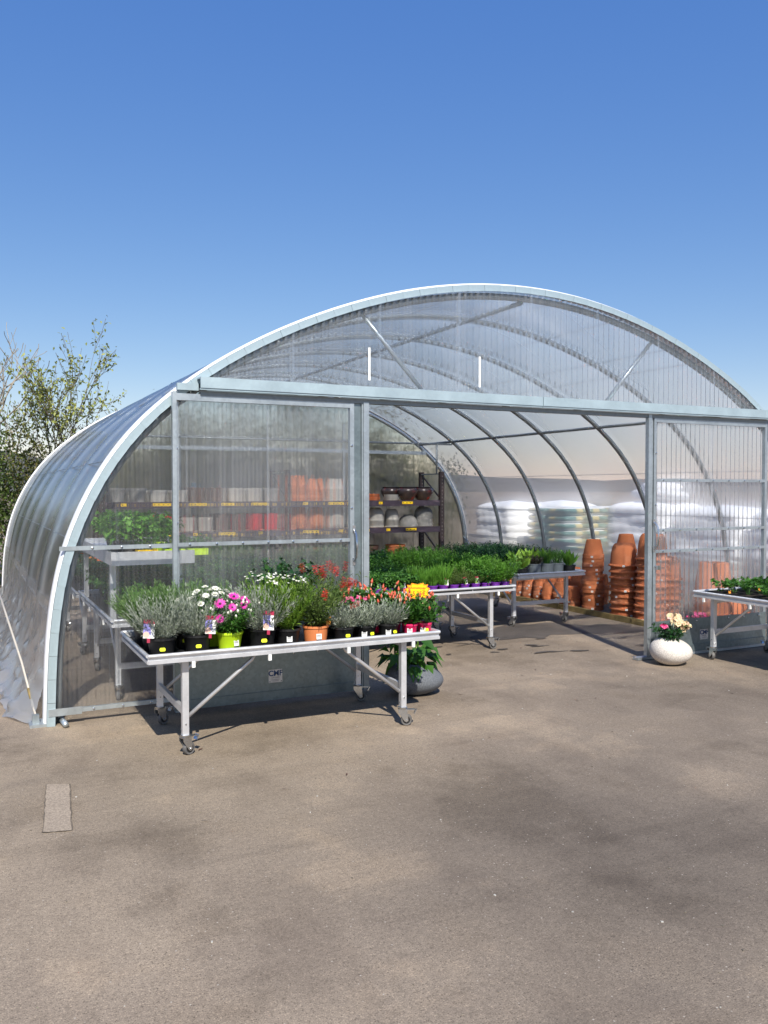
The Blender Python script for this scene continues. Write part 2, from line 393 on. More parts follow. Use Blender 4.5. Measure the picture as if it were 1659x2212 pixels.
# ---- leaves: n five-vertex leaves at once
def leaf_arrays(P, D, L, W, droop=.15, fold=.2, seed=0, up=None):
    rs = np.random.RandomState(seed); n = len(P)
    P = np.asarray(P, float); D = np.asarray(D, float); D /= np.linalg.norm(D, axis=1, keepdims=True)+1e-9
    L = np.broadcast_to(L, n)[:, None]; W = np.broadcast_to(W, n)[:, None]
    ref = rs.normal(size=(n, 3))*.45+np.array([0, 0, 1.]) if up is None else np.broadcast_to(up, (n, 3))+rs.normal(size=(n, 3))*.2
    S = np.cross(D, ref); S /= np.linalg.norm(S, axis=1, keepdims=True)+1e-9
    N = np.cross(S, D)
    b = P; m = P+D*L*.48; t = P+D*L-np.array([0, 0, 1.])*L*droop
    ml = m-S*W*.5+N*W*fold; mr = m+S*W*.5+N*W*fold
    V = np.stack([b, ml, m, mr, t], 1).reshape(-1, 3)
    base = np.array([[0, 2, 1], [0, 3, 2], [1, 2, 4], [2, 3, 4]])
    Fc = (np.arange(n)[:, None, None]*5+base[None]).reshape(-1, 3)
    return V, Fc
def arrays_mesh(name, parts, mat):
    vs = []; fs = []; o = 0
    for V, Fc in parts: vs.append(V); fs.append(Fc+o); o += len(V)
    V = np.concatenate(vs).astype(np.float32); Fc = np.concatenate(fs).astype(np.int32)
    me = bpy.data.meshes.new(name); me.vertices.add(len(V)); me.vertices.foreach_set('co', V.ravel())
    me.loops.add(len(Fc)*3); me.loops.foreach_set('vertex_index', Fc.ravel())
    me.polygons.add(len(Fc)); me.polygons.foreach_set('loop_start', np.arange(0, len(Fc)*3, 3, dtype=np.int32))
    me.materials.append(M[mat]); me.update(); me.validate(); return me
def spray(seed, stems, length, spread, per, lL, lW, ang=.9, z0=0, r0=.03, curve=.3, bare=.15, droop=.15, lenvar=.3, twigs=True, gravity=0., tuft=False):
    """stems fan out of a pot, leaves along each stem; returns leaf parts and the stem tips"""
    rs = np.random.RandomState(seed); P = []; D = []; Ls = []; tips = []; tp = []; td = []; tl = []
    for i in range(stems):
        az = rs.uniform(0, 2*math.pi); pol = spread*math.sqrt(rs.uniform(0, 1))
        d0 = np.array([math.sin(pol)*math.cos(az), math.sin(pol)*math.sin(az), math.cos(pol)])
        ln = length*(1-lenvar*rs.uniform())
        p0 = np.array([r0*math.cos(az)*rs.uniform(), r0*math.sin(az)*rs.uniform(), z0])
        d1 = d0+np.array([0, 0, curve])-np.array([0, 0, gravity]); d1 /= np.linalg.norm(d1)
        prev = p0
        for k in range(per):
            u = bare+(1-bare)*(k+rs.uniform())/per
            p = p0+d0*ln*u*(1-.5*u)+d1*ln*u*.5*u
            dd = d0*(1-u)+d1*u; dd /= np.linalg.norm(dd)
            a = rs.normal(size=3); a -= dd*a.dot(dd); a /= np.linalg.norm(a)+1e-9
            an = ang*(1-.55*u if tuft else 1)
            P.append(p); D.append(dd*math.cos(an)+a*math.sin(an)); Ls.append(lL*rs.uniform(.65, 1.15)*(1-.25*u))
        tip = p0+d0*ln*.5+d1*ln*.5; tips.append((tip, d1))
        if twigs:
            mid = p0+d0*ln*.375+d1*ln*.125
            tp += [p0, mid]; td += [mid-p0, tip-mid]; tl += [np.linalg.norm(mid-p0), np.linalg.norm(tip-mid)]
    parts = [leaf_arrays(P, D, np.array(Ls), np.array(Ls)*(lW/lL), droop, .2, seed)]
    if twigs: parts.append(leaf_arrays(tp, td, np.array(tl)*1.05, .004, 0, .3, seed+1))
    return parts, tips
def petals(centres, normals, rad, n, wid, seed=0, lift=.25):
    """daisy-like rings of petals"""
    rs = np.random.RandomState(seed); P = []; D = []; U = []
    for c, nn in zip(centres, normals):
        nn = np.array(nn, float); nn /= np.linalg.norm(nn)
        a = np.cross(nn, [.3, .8, .1]); a /= np.linalg.norm(a); b = np.cross(nn, a)
        for k in range(n):
            t = 2*math.pi*(k+rs.uniform(-.2, .2))/n
            P.append(np.array(c)); D.append(a*math.cos(t)+b*math.sin(t)+nn*lift); U.append(nn)
    return leaf_arrays(P, D, rad, wid, .05, .05, seed, np.array(U))
# ================================================================ SETTING
gm = MB(); S = 900
gm.add([(-S, -S, 0), (S, -S, 0), (S, S, 0), (-S, S, 0)], [(0, 1, 2, 3)])
tag(gm.build('ground', 'ground'), kind='structure')
def blob(name, cx, cy, rx, ry, z, mat, seed, n=40, rot=0):
    rs = random.Random(seed); ph = [rs.uniform(0, 6.28) for _ in range(6)]; b = MB(); pts = [(cx, cy, z)]
    for k in range(n):
        t = 2*math.pi*k/n
        r = 1+.16*math.sin(2*t+ph[0])+.12*math.sin(3*t+ph[1])+.09*math.sin(7*t+ph[2])+.06*math.sin(11*t+ph[3])
        x = rx*r*math.cos(t); y = ry*r*math.sin(t)
        pts.append((cx+x*math.cos(rot)-y*math.sin(rot), cy+x*math.sin(rot)+y*math.cos(rot), z))
    b.add(pts, [(0, k+1, (k+1) % n+1) for k in range(n)])
    return tag(b.build(name, mat), kind='structure')
blob('wet_patch', 5.95, 8.05, .75, .5, .003, 'stain', 3, 60)
blob('wet_patch', 6.75, 7.75, .55, .28, .0035, 'stain', 5, 60)
for i in range(16):
    rs = random.Random(50+i)
    blob('wet_patch', rs.uniform(4.2, 6.6), rs.uniform(6.6, 7.7), rs.uniform(.03, .13), rs.uniform(.01, .035), .004+.0004*i, 'stain', i+80, 22, rs.uniform(-.3, .3))
# raised strip along the right wall with a timber edge
b = MB(); b.bbox(7.36, 8.62, 6.5, 13.7, -.02, .045); tag(b.build('gravel_strip', 'gravel'), kind='structure')
te = thing('timber_edging', 'low mossy timber edging in front of the terracotta pots', 'edging', (7.33, 6.5, 0))
for i in range(5):
    o = MB().box((0, 0, 0), (.05, 1.42, .075)).build('plank', 'timber', te); o.location = (.006*math.sin(i*2), .72+i*1.43, .032); o.rotation_euler = (0, 0, .008*math.cos(i*3))
# far hill
hb = MB(); rs = random.Random(4); NX = 60; vs = []; fs = []
for j in range(6):
    for i in range(NX):
        a = -1.2+2.4*i/(NX-1); d = 520+j*90
        z = -2 if j == 0 else (38+9*math.sin(i*.33)+5*math.sin(i*.9+1)+3*math.sin(i*2.1))*min(1, j/2.2)*(.75 if j == 1 else 1)
        q_ = min(1, max(0, (a-.2)/.3)); z = z*(1-.72*q_*q_*(3-2*q_)) if z > 0 else z
        vs.append((d*math.sin(a), d*math.cos(a), z))
for j in range(5):
    for i in range(NX-1): fs.append((j*NX+i, j*NX+i+1, (j+1)*NX+i+1, (j+1)*NX+i))
hb.add(vs, fs); tag(hb.build('hill', 'hill', None, True), kind='structure')
Q = [(.314, 4.332), (.442, 4.299), (.508, 4.983), (.387, 5.043)]
b = MB(); b.add([(x, y, .003) for x, y in Q], [(0, 1, 2, 3)]); tag(b.build('tarmac_patch', stone('patched_tarmac', (.345, .278, .208), 110, .5)), kind='structure')
b = MB(); rr = random.Random(2)
for p, q in ((Q[0], Q[1]), (Q[1], Q[2]), (Q[0], Q[3])):
    p = Vector(p); q = Vector(q); n_ = (q-p).normalized(); n_ = Vector((-n_.y, n_.x))*.004
    pts = [p.lerp(q, k/14)+n_*rr.uniform(-.8, .8) for k in range(15)]
    w_ = [n_*rr.uniform(.1, 1.2) for _ in pts]; vs = [(a.x-c.x, a.y-c.y, .0045) for a, c in zip(pts, w_)]+[(a.x+c.x, a.y+c.y, .0045) for a, c in zip(pts, w_)]
    b.add(vs, [(k, k+1, k+16, k+15) for k in range(14)])
tag(b.build('patch_seam', 'seam'), kind='structure')
# small stones, twigs and fallen leaves on the yard: too many to count
lit = MB(); rs = random.Random(9)
for i in range(420):
    y = rs.uniform(1.6, 7.6); x = rs.uniform(-1.2, 6.2) if y < 6 else rs.uniform(3.2, 6)
    s = rs.uniform(.0015, .0045); a = rs.uniform(0, 3.1)
    if i % 14 == 0:
        s2 = rs.uniform(.012, .03); lit.cur = 1
        lit.add([(x, y, .006), (x+s2*math.cos(a)-.006*math.sin(a), y+s2*math.sin(a)+.006*math.cos(a), .009), (x+2*s2*math.cos(a), y+2*s2*math.sin(a), .006), (x+s2*math.cos(a)+.004*math.sin(a), y+s2*math.sin(a)-.004*math.cos(a), .004)], [(0, 1, 2, 3)])
    else:
        lit.cur = 0 if i % 3 else 2; lit.box((x, y, s*.4), (s*2.2, s*1.4, s), a)
tag(lit.build('yard_litter', ['gravel', 'brown_clay', 'stone_grey']), 'tiny stones, twigs and leaf scraps scattered on the yard', 'litter', kind='stuff')

# ================================================================ GREENHOUSE
CX = 4.56; YF = 6.35; YB = 13.85; BAY = 1.25
WZ = [(4.07, 0), (4.065, .25), (4.06, .45), (4.045, .71), (4.02, .9), (3.975, 1.15), (3.905, 1.37), (3.80, 1.6), (3.61, 1.93), (3.44, 2.14), (3.17, 2.38), (2.80, 2.65), (2.30, 2.92), (1.75, 3.15), (1.2, 3.32), (.6, 3.43), (0, 3.465)]
def make_arc(n=240):
    P = np.array([(-a, z) for a, z in WZ]+[(a, z) for a, z in WZ[-2::-1]])
    s = np.concatenate([[0], np.cumsum(np.hypot(*np.diff(P, axis=0).T))])
    u = np.linspace(0, s[-1], n); Q = np.stack([np.interp(u, s, P[:, 0]), np.interp(u, s, P[:, 1])], 1)
    for _ in range(60):
        Q[1:-1] = .25*Q[:-2]+.5*Q[1:-1]+.25*Q[2:]
    T = np.gradient(Q, axis=0); T /= np.linalg.norm(T, axis=1, keepdims=True)
    N = np.stack([-T[:, 1], T[:, 0]], 1)      # outward
    return Q, T, N, s[-1]
AQ, AT, AN, ALEN = make_arc()
def arc(off=0, step=1): return [(CX+q[0]+n[0]*off, q[1]+n[1]*off) for q, n in zip(AQ[::step], AN[::step])]
def arch_z(x, off=0):
    a = np.array(arc(off)); h = len(a)//2; d = abs(x-CX)
    ww = CX-a[:h+1, 0]; zz = a[:h+1, 1]
    return float(np.interp(d, ww[::-1], zz[::-1]))
GH = thing('greenhouse', 'arched polytunnel greenhouse with corrugated clear front and wide sliding doors', 'greenhouse', (0, 0, 0))
# film cover, drawn in slightly between the ribs
def film(name, i0, i1, y0, y1, mat, off=.012, sag=.05):
    A = arc(off); nb = max(1, round((y1-y0)/BAY)); sub = 8; rows = nb*sub+1; b = MB(); vs = []; idx = list(range(i0, i1, 2))
    for r in range(rows):
        y = y0+(y1-y0)*r/(rows-1); k = r % sub; s = -sag*(math.sin(math.pi*k/sub)**.7 if k else 0)
        for i in idx:
            x, z = A[i]; vs.append((x+AN[i][0]*s, y, z+AN[i][1]*s))
    m = len(idx); fs = [(r*m+i, r*m+i+1, (r+1)*m+i+1, (r+1)*m+i) for r in range(rows-1) for i in range(m-1)]
    return b.add(vs, fs).build(name, mat, GH, True)
NL = 16
film('film_cover', NL-2, len(AQ)-NL+2, YF, YB, 'film')
film('film_skirt', 0, NL+1, YF, YB, 'film_low', .016, .03)
film('film_skirt', len(AQ)-NL-1, len(AQ), YF, YB, 'film_low', .016, .03)
# ribs and purlins
for k in range(1, 7):
    y = YF+BAY*k
    MB().tube([(x, y, z) for x, z in arc(-.032, 4)], .03, 10).build('rib', 'galv_dark', GH, True)
MB().tube([(x, YF+.03, z) for x, z in arc(-.075, 4)], .03, 10).build('front_arch_tube', 'galv_dark', GH, True)
for x, z, r in ((CX-2.98, 2.47, .021), (CX+2.98, 2.47, .021), (CX, 3.345, .021)):
    MB().tube([(x, YF+.05, z), (x, YB-.05, z)], r, 8).build('purlin', 'galv_dark', GH, True)
for k in (5,):
    y = YF+BAY*k-.04
    MB().tube([(CX-2.95, y, 2.42), (CX+2.95, y, 2.42)], .017, 8).build('tie_bar', 'galv_dark', GH, True)
    MB().tube([(CX+2.65, y, 2.42), (CX+2.65, y, 1.9)], .017, 8).build('hanger', 'galv_dark', GH, True)
    MB().tube([(CX-2.65, y, 2.42), (CX-2.65, y, 1.9)], .017, 8).build('hanger', 'galv_dark', GH, True)
for zz in (1.30, 1.86, 2.95):                     # thin wires that hold the film
    for sx in (-1, 1):
        a = np.array(arc(-.004)); h = len(a)//2; xw = float(np.interp(zz, a[:h, 1], a[:h, 0])); xx = xw if sx < 0 else 2*CX-xw
        MB().tube([(xx, YF, zz), (xx, YB, zz)], .0035, 5).build('film_wire', 'galv_dark', GH)
for off in (-1.9, -1.2, -.5, .5, 1.2, 1.9):
    xx = CX+off; MB().tube([(xx, YF, arch_z(xx)-.006), (xx, YB, arch_z(xx)-.006)], .0035, 5).build('film_wire', 'galv_dark', GH)
for sx in (-1, 1):                               # diagonal wind braces at the back corners
    MB().tube([(CX+sx*3.95, YB-.05, .75), (CX+sx*3.98, YB-1.1, .05)], .018, 8).build('wind_brace', 'galv', GH, True)
# back wall
def corrugated(x0, x1, zlo, zhi, y, pitch=.063, amp=.009, rows=3, step=12):
    b = MB(); n = max(2, int((x1-x0)/pitch*step)); vs = []
    for i in range(n+1):
        x = x0+(x1-x0)*i/n; ph = (x/pitch) % 1
        t = math.sin(2*math.pi*ph); dy = amp*max(-1, min(1, 2.2*t))
        a = zlo(x) if callable(zlo) else zlo; c = zhi(x) if callable(zhi) else zhi; c = max(c, a+.001)
        for r in range(rows+1): vs.append((x, y+dy, a+(c-a)*r/rows))
    q = rows+1
    return b.add(vs, [(i*q+r, (i+1)*q+r, (i+1)*q+r+1, i*q+r+1) for i in range(n) for r in range(rows)])
xs = np.linspace(CX-4.03, CX+4.03, 8)
for i in range(7):
    corrugated(xs[i], xs[i+1]+.02, .03, lambda x: max(.05, arch_z(x, -.05)), YB-.02+.004*(i % 2), .12, .004, 2, 6).build('back_wall_sheet', 'film_back', GH, True)
MB().tube([(x, YB-.06, z) for x, z in arc(-.05, 4)], .034, 10).build('back_arch_tube', 'galv', GH, True)
MB().bbox(CX-3.1, CX+3.1, YB-.10, YB-.06, 2.29, 2.35).build('back_wall_rail', 'galv', GH)
for x in (3.1, 6.0): MB().bbox(x-.025, x+.025, YB-.125, YB-.1, .02, 2.8).build('back_wall_post', 'galv', GH)
# front arch: folded trim in short lengths, white film edge behind it
nseg = 74; tm = MB(); tm.box((0, 0, 0), (ALEN/nseg-.003, .004, .054)); tm.box((0, .05, .026), (ALEN/nseg-.004, .1, .0035)); tmesh = tm.mesh('arch_trim', 'trim')
for k in range(nseg):
    u = (k+.5)/nseg*(len(AQ)-1); i = int(u); f = u-i
    q = AQ[i]*(1-f)+AQ[min(i+1, len(AQ)-1)]*f; n = AN[i]; t = AT[i]
    o = obj('arch_trim', tmesh, GH, (CX+q[0]-n[0]*.026, YF-.085+.0015*(k % 2), q[1]-n[1]*.026), (0, -math.atan2(t[1], t[0]), 0))
b = MB(); A0 = arc(.004); A1 = arc(.02); vs = []
for (x0, z0), (x1, z1) in zip(A0, A1): vs += [(x0, YF-.065, z0), (x1, YF-.05, z1), (x1, YF+.07, z1), (x0, YF+.12, z0)]
fs = []
for i in range(len(A0)-1):
    for k in range(3): fs.append((i*4+k, i*4+k+1, i*4+4+k+1, i*4+4+k))
b.add(vs, fs).build('film_edge', 'white_edge', GH, True)
b = MB(); A0 = arc(.006); A1 = arc(.022); vs = []
for (x0, z0), (x1, z1) in zip(A0, A1): vs += [(x0, YB-.05, z0), (x1, YB-.04, z1), (x1, YB+.06, z1), (x0, YB+.07, z0)]
b.add(vs, fs).build('film_edge', 'white_edge', GH, True)
# header beam in two lengths with a flashing above, gable sheets
HX0, HX1, HJ = 1.55, 7.58, 4.62
for x0, x1, d in ((HX0, HJ-.002, 0), (HJ+.002, HX1, .004)):
    b = MB(); b.bbox(x0, x1, YF-.20-d, YF-.185-d, 2.392, 2.472); b.bbox(x0, x1, YF-.183-d, YF-.07, 2.462, 2.474); b.bbox(x0, x1, YF-.192-d, YF-.16, 2.378, 2.391)
    b.build('header_beam', 'trim', GH)
MB().bbox(HX0-.02, HX1+.02, YF-.06, YF-.02, 2.40, 2.46).build('header_tube', 'galv_dark', GH)
MB().bbox(HX0-.16, HX0-.004, YF-.15, YF-.11, 2.375, 2.425).build('track_end', 'trim', GH)
MB().bbox(HX0+.01, HX1-.02, YF-.15, YF-.09, 2.34, 2.376).build('door_track', 'galv_dark', GH)
gx = np.linspace(HX0-.02, HX1+.02, 9)
for i in range(8):
    corrugated(gx[i], gx[i+1]+.03, 2.44, lambda x: max(2.445, arch_z(x, -.035)), YF-.068+.005*(i % 2), .063, .011, 3).build('gable_sheet', 'sheet', GH, True)
for i in range(24):
    x = HX0+.15+i*.25; MB().lathe([(0, 0), (.009, .001), (.009, .006), (0, .009)], 8).build('bolt', 'zinc', GH).matrix_local = Matrix.Translation((x, YF-.145, 2.476))
for p0, p1 in (((2.93, 3.10), (3.50, 2.50)), ((6.10, 3.12), (5.53, 2.50))):
    MB().tube([(p0[0], YF+.01, p0[1]), (p1[0], YF+.01, p1[1])], .019, 10).build('gable_brace', 'galv', GH, True)
    MB().bbox(p1[0]-.06, p1[0]+.1, YF-.018, YF+.02, 2.476, 2.50).build('brace_foot', 'galv', GH)
for x in (2.955, 4.013): MB().bbox(x-.009, x+.009, YF-.105, YF-.099, 2.535, 2.80).build('white_strip', 'white_plastic', GH)
# fixed side panels left and right of the doors
PX = 1.375
for sx in (0, 1):
    X = (lambda x: x) if sx == 0 else (lambda x: 2*CX-x)
    def rng(a, c): return (min(X(a), X(c)), max(X(a), X(c)))
    x0, x1 = rng(.56, PX); xm = (x0+x1)/2
    for a, c in ((x0, xm+.015), (xm, x1)):
        corrugated(a, c, .07, lambda x: min(2.38, max(.1, arch_z(x, -.06))), YF-.05, .063, .011, 3).build('side_sheet', 'sheet_clear', GH, True)
    x0, x1 = rng(.60, PX); MB().bbox(x0, x1, YF-.085, YF-.062, .082, .112).build('bottom_rail', 'galv', GH)
    x0, x1 = rng(.68, PX); MB().bbox(x0, x1, YF-.085, YF-.062, 1.222, 1.251).build('middle_rail', 'galv', GH)
    x0, x1 = rng(.58, .78); MB().bbox(x0, x1, YF-.092, YF-.086, 1.222, 1.252).build('rail_bracket', 'galv', GH)
    x0, x1 = rng(.50, .72); MB().bbox(x0, x1, YF-.092, YF-.086, .07, .122).build('rail_bracket', 'galv', GH)
    x0, x1 = rng(PX, PX+.032); MB().bbox(x0, x1, YF-.10, YF-.055, 0, 2.37).build('door_post', 'galv', GH)
    for zb in (1.95, 1.4, .6): obj('bolt', MB().lathe([(0, 0), (.011, .001), (.011, .006), (0, .009)], 8).mesh('bolt', 'zinc'), GH, (X(PX+.016), YF-.101, zb), (R(90), 0, 0))
    for i, xb in enumerate((.8, 1.0, 1.2)):
        for zb in (.097, 1.237): obj('bolt', bpy.data.meshes['bolt'], GH, (X(xb), YF-.086, zb), (R(90), 0, 0))
    # foot of the front arch
    MB().tube([(X(.605), YF-.17, .024), (X(.58), YF+.1, .03)], .02, 12).build('ground_tube', 'galv', GH, True)
    x0, x1 = rng(.38, .53); MB().bbox(x0, x1, YF-.07, YF+.1, .0, .02).build('foot_plate', 'galv', GH)
    x0, x1 = rng(.40, .445); MB().bbox(x0, x1, YF-.02, YF+.03, .02, .075).build('film_clamp', 'galv_dark', GH)
    b = MB(); rr = random.Random(3)
    # crumpled film at the foot of the side wall
    rows = 96; cols = 26; vs = []; ph = [rr.uniform(0, 6.28) for _ in range(12)]
    for r in range(rows):
        y = YF+.04+r*.06
        for c in range(cols):
            u = c/(cols-1); w0 = .525; k1 = min(1, r/5)
            xo = w0-(.12+.20*k1)*u**1.5-.045*math.sin(y*3.1+ph[0])*u*k1-.02*math.sin(y*9+ph[1]+3*u)*u
            z = .72*(1-u)**1.35+.014
            wr = .6*(.020*math.sin(y*11+u*9+ph[2])+.016*math.sin(y*23-u*14+ph[3])+.012*math.sin(u*31+y*7+ph[4])+.008*math.sin(y*47+u*23+ph[5]))
            vs.append((X(xo-abs(wr)*.9*min(1, u*3)), y, max(.006+.004*math.sin(y*31+u*17), z+wr*min(1, u*4))))
    b.add(vs, [(r*cols+c, r*cols+c+1, (r+1)*cols+c+1, (r+1)*cols+c) for r in range(rows-1) for c in range(cols-1)]).build('loose_film_skirt', 'film_low', GH, True)
    bt = MB().tube([(X(.425), YF+.02, .06), (X(.36), YF+.42, .37), (X(.29), YF+.95, .62), (X(.24), YF+1.6, .80)], .008, 8).build('film_batten', 'beige', GH, True)
    MB().tube([(X(.405), YF+.14, .155), (X(.39), YF+.22, .215)], .011, 8).build('tape_band', 'timber', bt, True)
# sliding doors
def door(x0, x1, kick, rails, side):
    d = MB(); y = YF-.145
    d.bbox(x0, x0+.03, y, y+.04, .03, 2.36); d.bbox(x1-.035, x1, y, y+.04, .03, 2.36); d.bbox(x0+.03, x1-.035, y+.002, y+.038, 2.30, 2.35)
    dr = d.build('sliding_door', 'galv', GH)
    n = 2; ww = (x1-x0-.063)/n
    for i in range(n):
        corrugated(x0+.03+ww*i, x0+.03+ww*(i+1)+(.02 if i < n-1 else 0), kick-.02, 2.32, y+.03+.004*i, .063, .011, 3).build('door_sheet', 'sheet', dr, True)
    for z in rails: MB().bbox(x0+.032, x1-.037, y-.001, y+.014, z-.014, z+.014).build('door_rail', 'galv', dr)
    k = MB(); k.bbox(x0+.004, x1-.004, y-.008, y-.003, .075, kick); k.bbox(x0+.004, x1-.004, y-.012, y-.0085, kick-.05, kick-.002)
    k.bbox(x0+.004, x1-.004, y-.02, y-.0125, .03, .10); k.build('kick_plate', 'kick', dr)
    bm = MB().lathe([(0, 0), (.010, .001), (.010, .005), (0, .008)], 8).mesh('bolt', 'zinc')
    for i in range(7):
        xb = x0+.12+i*(x1-x0-.24)/6
        for z in rails: obj('bolt', bm, dr, (xb, y-.002, z), (R(90), 0, 0))
        obj('bolt', bm, dr, (xb, y-.0125, kick-.025), (R(90), 0, 0))
    xs_ = x1-.022 if side > 0 else x0+.022
    for z in (.9, 1.5, 2.0, .5): obj('bolt', bm, dr, (xs_-side*.0, y-.001, z), (R(90), 0, 0))
    hx = x1-.004 if side > 0 else x0+.004
    h = MB().tube([(hx, y-.005, 1.33), (hx, y-.05, 1.29), (hx, y-.065, 1.2), (hx, y-.05, 1.11), (hx, y-.005, 1.07)], .009, 8); 
    h.bbox(hx-.012, hx+.012, y-.006, y-.001, 1.30, 1.36); h.bbox(hx-.012, hx+.012, y-.006, y-.001, 1.04, 1.10); h.build('handle', 'zinc', dr, 'auto')
    return dr, y
dl, dy = door(PX-.02, 2.80, .405, (1.245,), 1)
# leading edge channels of the left door
b = MB(); b.bbox(2.802, 2.865, dy+.015, dy+.06, .03, 2.36); b.build('edge_channel', 'kick', dl)
b = MB(); b.bbox(2.88, 2.928, dy-.01, dy+.035, .03, 2.35); b.bbox(2.868, 2.878, dy+.0, dy+.03, .03, 2.35); b.build('edge_channel', 'galv', dl)
drr, dy = door(5.985, 7.56, .36, (1.738, 1.25, 1.044), -1)
b = MB(); b.bbox(5.905, 5.945, dy-.01, dy+.035, .03, 2.37); b.bbox(5.95, 5.978, dy+.01, dy+.05, .03, 2.36); b.build('edge_channel', 'galv', drr)
MB().bbox(5.78, 7.6, dy-.02, dy+.05, .004, .028).build('floor_track', 'galv', GH)
# chain and padlock on the right door
c = MB()
for i in range(5):
    z = 1.09-.035*i; c.tube([(6.02, dy-.03, z+.018), (6.02+.008, dy-.03, z), (6.02, dy-.03, z-.018), (6.02-.008, dy-.03, z), (6.02, dy-.03, z+.018)], .0035, 5, False)
c.build('lock_chain', 'zinc', drr); MB().bbox(6.003, 6.037, dy-.04, dy-.022, .87, .91).build('padlock', 'zinc', drr)
# maker's plates on the kick plates
def plate(parent, cx, cz, y):
    MB().bbox(cx-.055, cx+.055, y-.003, y, cz-.05, cz+.05).build('maker_plate', 'alu', parent)
    for body, size, dz, m in (('CMF', .058, .02, 'logo_blue'), ('GROUPE', .017, -.012, 'grey_ink')):
        obj('lettering', text_mesh(body, size, m, .0006, .03 if body == 'CMF' else 0), parent, (cx, y-.0036, cz+dz), (R(90), 0, 0))
    l = MB()
    for dz, hw in ((-.028, .033), (-.038, .026)): l.bbox(cx-hw, cx+hw, y-.0036, y-.003, cz+dz-.002, cz+dz+.002)
    l.build('printed_lines', 'grey_ink', parent)
    for sx in (-1, 1):
        for sz in (-1, 1): obj('rivet', bpy.data.meshes['bolt'], parent, (cx+sx*.046, y-.0025, cz+sz*.041), (R(90), 0, 0)).scale = (.5,)*3
plate(dl, 2.128, .212, dy-.0085); plate(drr, 6.66, .19, dy-.0085)
# ================================================================ BENCHES ON CASTERS
def caster_meshes():
    tyre = MB().lathe([(.026, -.015), (.036, -.016), (.040, -.011), (.040, .011), (.036, .016), (.026, .015)], 24).mesh('tyre', 'rubber', 'auto')
    h = MB(); h.lathe([(.0, -.013), (.026, -.013), (.026, .013), (0, .013)], 20); hub = h.mesh('hub', 'black_plastic', 'auto')
    f = MB()
    for s in (-1, 1):
        f.add([(-.030, s*.022, .118), (.032, s*.022, .118), (.034, s*.022, .095), (.040, s*.022, .036), (.026, s*.022, .026), (.012, s*.022, .034), (-.030, s*.022, .095),
               (-.030, s*.0195, .118), (.032, s*.0195, .118), (.034, s*.0195, .095), (.040, s*.0195, .036), (.026, s*.0195, .026), (.012, s*.0195, .034), (-.030, s*.0195, .095)],
              [(0, 1, 2, 3, 4, 5, 6), (13, 12, 11, 10, 9, 8, 7)]+[(i, (i+1) % 7, (i+1) % 7+7, i+7) for i in range(7)])
    f.box((.001, 0, .116), (.064, .046, .005)); f.lathe([(0, .119), (.03, .119), (.034, .124), (.034, .131), (.02, .134), (0, .134)], 16)
    f.tube([(.026, -.028, .040), (.026, .028, .040)], .006, 8)
    fork = f.mesh('caster_fork', 'zinc', 'auto')
    bl = MB(); bl.box((.055, 0, .112), (.06, .028, .005)); bl.box((.088, 0, .098), (.006, .034, .034), M4=Matrix.Rotation(.5, 3, 'Y'))
    return tyre, hub, fork, bl.mesh('brake_pedal', 'zinc')
CT = caster_meshes()
